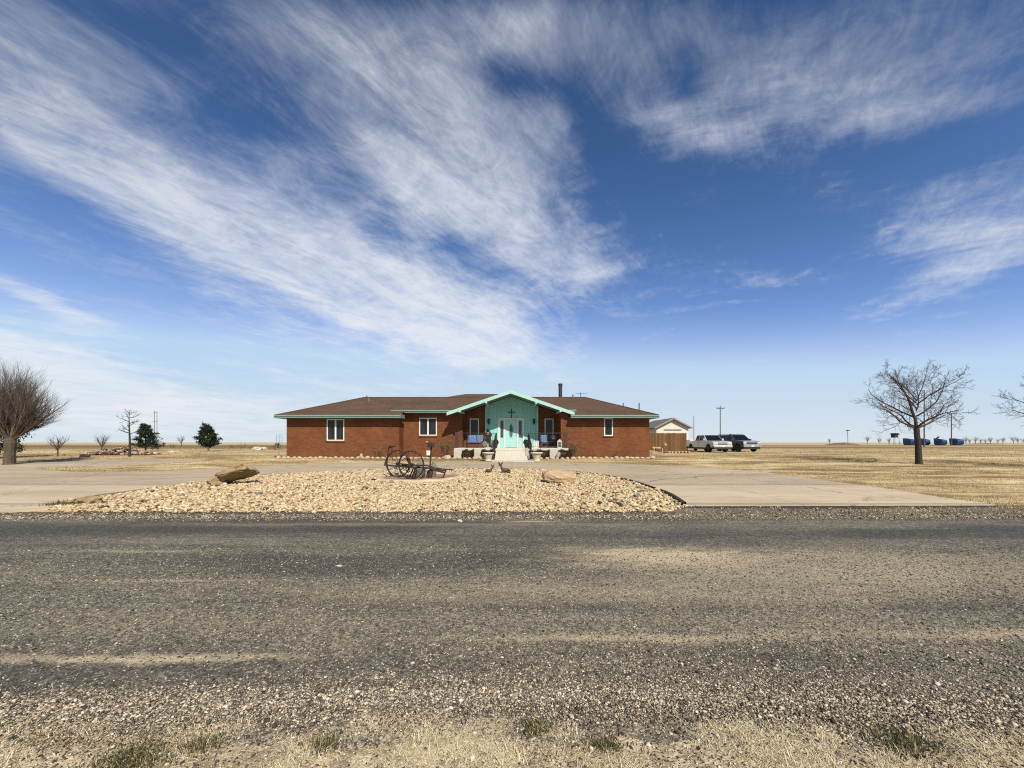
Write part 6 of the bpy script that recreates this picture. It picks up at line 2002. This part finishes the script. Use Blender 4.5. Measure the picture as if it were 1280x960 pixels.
def vase_tree(seed, x, y, H, lab):
    """A pollarded crown: many limbs fanning up and out from one head, thick with fine shoots."""
    rg = random.Random(seed)
    t = place('bare_tree', x, y, zg(y), lab, 'tree', 'bare trees')
    th = H * .235
    mb = MB(); mb.tube([(-.02, 0, -.05), (0, 0, .12), (.02, 0, th * .6), (.05, 0, th), (.06, 0, th * 1.25)], [.34, .25, .225, .26, .18], 12); mb.build('trunk', M_TRUNK2, t)
    out = []
    cfg = dict(seg=[6, 5, 4, 3], taper=[.3, .3, .35, .4], wob=[.07, .07, .08, .09], up=[.075, .10, .10, .08], kids=[(14, 17), (7, 9), (4, 6), (0, 0)], start=[.14, .1, .1, 0], ang=[(14, 38), (12, 34), (12, 34), (0, 0)], rk=[.52, .6, .62, 1], lk=[.58, .5, .5, 1])
    for i in range(40):
        az = i * 137.5 + rg.uniform(-12, 12); f = (i + .5) / 40
        el = 27 + 59 * (f ** .85)
        d = Vector((math.cos(R(az)) * math.cos(R(el)), math.sin(R(az)) * math.cos(R(el)), math.sin(R(el))))
        grow(rg, Vector((.05, 0, th * rg.uniform(.95, 1.2))), d, .055 * rg.uniform(.8, 1.2), H * .66 * rg.uniform(.88, 1.06) * (.70 + .30 * f), 0, out, cfg)
    tubes(out, 'crown', M_LIMB2, t)
    return t
vase_tree(3, PX(12, 22.3), 22.3, 5.55, 'dense bare tree fanning upward at the left edge beside the drive')

def dead_tree(x, y, H):
    rg = random.Random(9)
    t = place('dead_tree', x, y, zg(y), 'thin dark dead tree in front of the rubble heap on the left', 'tree')
    mb = MB(); mb.tube([(0, 0, -.05), (.02, 0, H * .3), (-.02, 0, H * .6), (-.06, .02, H * .82), (-.03, 0, H * 1.0)], [.085, .065, .045, .026, .006], 8); mb.build('trunk', M_TRUNK, t)
    out = []
    cfg = dict(seg=[4, 3, 2], taper=[.35, .4, .5], wob=[.14, .2, .2], up=[.05, .04, .04], kids=[(5, 7), (2, 4), (0, 0)], start=[.2, .2, 0], ang=[(30, 65), (30, 60), (0, 0)], rk=[.6, .6, 1], lk=[.5, .5, 1])
    for (h, az, el, l, r) in ((.50, 184, 4, .27, .035), (.46, 10, 20, .22, .03), (.62, 170, 14, .24, .03), (.66, -8, 24, .2, .028), (.74, 200, 30, .26, .028), (.80, 160, 32, .30, .026), (.82, 10, 20, .22, .024), (.88, 80, 40, .18, .02), (.92, 200, 50, .14, .018), (.9, 330, 40, .16, .018), (.55, 270, 15, .2, .028), (.7, 90, 20, .2, .028)):
        d = Vector((math.cos(R(az)) * math.cos(R(el)), math.sin(R(az)) * math.cos(R(el)), math.sin(R(el))))
        grow(rg, Vector((-.03, 0, H * h)), d, r, H * l, 0, out, cfg)
    tubes(out, 'crown', M_TRUNK, t)
dead_tree(PX(162, 29.3), 29.3, 3.6)

M_PINE = island_mat('pine_needles', [(0, (.007, .012, .006)), (.5, (.020, .032, .014)), (.85, (.040, .055, .022)), (1, (.075, .080, .03))], .7, var=0)
def pine(x, y, H, W, lab, shape, seed, trunk_h=.14, cat='tree', tm=None):
    """Tufts of needles gathered on boughs; shape(h) gives the crown's half width and sideways shift at height h (0..1)."""
    rg = random.Random(seed)
    t = place('pine_tree', x, y, zg(y), lab, cat, 'evergreens')
    mb = MB(); mb.tube([(0, 0, -.05), (0, 0, H * .5), (0, 0, H * .93)], [.09, .06, .015], 8); mb.build('trunk', tm or M_TRUNK, t)
    mb = MB(); pts = []
    for i in range(95):
        h = trunk_h + (1 - trunk_h) * ((i + .5) / 95)
        wd, sh = shape((h - trunk_h) / (1 - trunk_h))
        az = i * 2.4 + rg.uniform(-.4, .4)
        L = W * wd * rg.uniform(.55, 1.18)
        e = Vector((math.cos(az) * L + sh * W, math.sin(az) * L, H * h + rg.uniform(.0, .16) * H * .6))
        b = Vector((0, 0, H * h * .93))
        mb.tube([b, b.lerp(e, .6) + Vector((0, 0, -.03)), e], [.02, .014, .005], 4, False)
        for k in range(5):
            f = rg.uniform(.45, 1.08); c = b.lerp(e, f)
            s = .17 * H / 3.2
            for _ in range(17): pts.append((c.x + rg.gauss(0, s * .62), c.y + rg.gauss(0, s * .62), c.z + rg.gauss(0, s * .5) + .04))
    mb.build('boughs', M_TRUNK, t)
    leaves('crown', pts, .062, M_PINE, t, 2.6, .3)
    return t
pine(PX(260.5, 42), 42, 2.75, .98, 'round topped dark pine standing alone between left trees and house', lambda h: ((.50 + .62 * min(1, h * 3.2)) * (1 - max(0, h - .35) * 1.28) + .06, .10 - .38 * h), 4, .17, tm=mat('pale_trunk', (.40, .34, .27), .9, .2, 6))
pine(PX(182, 47), 47, 3.05, 1.45, 'dark pine behind the rubble heap beside the dead tree', lambda h: ((.95 * (1 - h) ** .75 + .10), .22 - .32 * h), 8, .08)
pine(PX(-4, 27.5), 27.5, 4.6, 1.55, 'dark evergreen behind the dense bare tree at the left edge', lambda h: (1.0 * (1 - h) ** .6 + .08, 0), 11, .04)

# small leafless trees and shrubs in the fields
def sapling(seed, H, name='sapling'):
    rg = random.Random(seed)
    t = empty(name, (0, 0, 0))
    mb = MB(); mb.tube([(0, 0, -.03), (.02, 0, H * .35)], [.05 * H / 1.6, .035 * H / 1.6], 6); mb.build('trunk', M_LIMB, t)
    out = []
    cfg = dict(seg=[4, 3, 2], taper=[.3, .35, .4], wob=[.12, .14, .16], up=[.06, .06, .06], kids=[(6, 8), (4, 5), (0, 0)], start=[.15, .15, 0], ang=[(20, 50), (20, 50), (0, 0)], rk=[.6, .6, 1], lk=[.6, .55, 1])
    for i in range(9):
        az = i * 137.5; el = 38 + 45 * rg.random()
        d = Vector((math.cos(R(az)) * math.cos(R(el)), math.sin(R(az)) * math.cos(R(el)), math.sin(R(el))))
        grow(rg, Vector((.02, 0, H * rg.uniform(.2, .36))), d, .022 * H / 1.6, H * .62, 0, out, cfg)
    tubes(out, 'crown', M_LIMB, t)
    return t
sp1 = sapling(2, 1.55)
sp2 = sapling(6, 1.9)
def put_tree(src, first, px, Y, s, lab, group, cat='tree', rz=0.0):
    o = src if first else copy_tree(src)
    o.location = (PX(px, Y), Y, zg(Y)); o.scale = (s, s, s); o.rotation_euler = (0, 0, rz)
    return tag(o, lab, cat, group)
put_tree(sp1, True, 72, 30, 1.1, 'small leafless sapling right of the dense bare tree', 'leafless saplings on the left')
put_tree(sp2, True, 127, 41, 1.0, 'bushy leafless shrub left of the rubble heap', 'leafless saplings on the left')
put_tree(sp1, False, 226.5, 95, 1.65, 'tiny distant leafless tree between the two pines', 'leafless saplings on the left', rz=1.0)
far = [(1084, 1.2, 'faint leafless tree far off left of the stilt hut'), (1099, .9, 'small faint leafless tree left of the stilt hut'), (1037, .8, 'tiny far tree left of the mast lamp'), (1111, .85, 'tiny far tree just left of the stilt hut legs')]
for i, (px, s, lab) in enumerate(far):
    put_tree(sp2, False, px, 210, s * 1.9, lab, 'far leafless trees', rz=i * 1.3)
row = [1207, 1213, 1219, 1226, 1232, 1239, 1247, 1254, 1266, 1272, 1279]
for i, px in enumerate(row):
    put_tree(sp2 if i % 2 else sp1, False, px + rng.uniform(-1, 1), 230 + rng.uniform(-14, 14), (2.0 if i % 2 else 2.6) * rng.uniform(.75, 1.2), 'one of the leafless trees in the far row along the right horizon', 'far row of trees on the right', rz=i * 1.7)
# scattered brush on the left fields
M_BRUSH = mat('field_brush', (.16, .105, .055), .9, .3, 7)
b1 = bush(0, 0, .75, 1.3, 26, 'x', M_BRUSH)
def put_bush(first, px, Y, s, lab):
    o = b1 if first else copy_tree(b1)
    o.location = (PX(px, Y), Y, zg(Y)); o.scale = (s * 1.5, s, s); o.rotation_euler = (0, 0, px)
    tag(o, lab, 'bush', 'brown brush left of the house')
for i, (px, Y, s, lab) in enumerate(((292, 62, 1.0, 'low brown brush nearest the round pine, on the brown strip'), (303, 66, 1.2, 'brown brush in the middle of the row left of the house'), (315, 60, 1.0, 'low brown brush left of the white rocks'), (340, 52, .95, 'brown brush beside the wire gate'), (216, 70, 1.1, 'brown brush right of the twin poles'), (347, 50, 1.1, 'dark brush at the foot of the wire gate'))):
    put_bush(i == 0, px, Y, s, lab)
# green weed at the left tip of the island
N = 900
q = nrng.normal(0, 1, (N, 2))
o = blades('weed', q[:, 0] * .16, q[:, 1] * .10, np.zeros(N), np.clip(nrng.lognormal(math.log(.06), .4, N), .03, .14), nrng.uniform(.008, .016, N), nrng.uniform(.2, .9, N), M_WEED)
x, y = gp(80, 632); o.location = (x, y, zg(y) + .02); tag(o, 'green weed growing at the left tip of the stone island', 'weed')

# ------------------------------------------------------------------ one calibration of the base colours for the exposure set at the top
def calibrate(k):
    for m in bpy.data.materials:
        if not m.use_nodes: continue
        nt = m.node_tree
        b = nt.nodes.get('Principled BSDF')
        if b is None: continue
        s = b.inputs['Base Color']
        if s.is_linked:
            src = s.links[0].from_socket
            h = new(nt, 'ShaderNodeHueSaturation'); h.inputs['Value'].default_value = k
            nt.links.new(src, h.inputs['Color']); nt.links.new(h.outputs[0], s)
        else:
            c = s.default_value; s.default_value = (c[0] * k, c[1] * k, c[2] * k, 1)
calibrate(0.76)
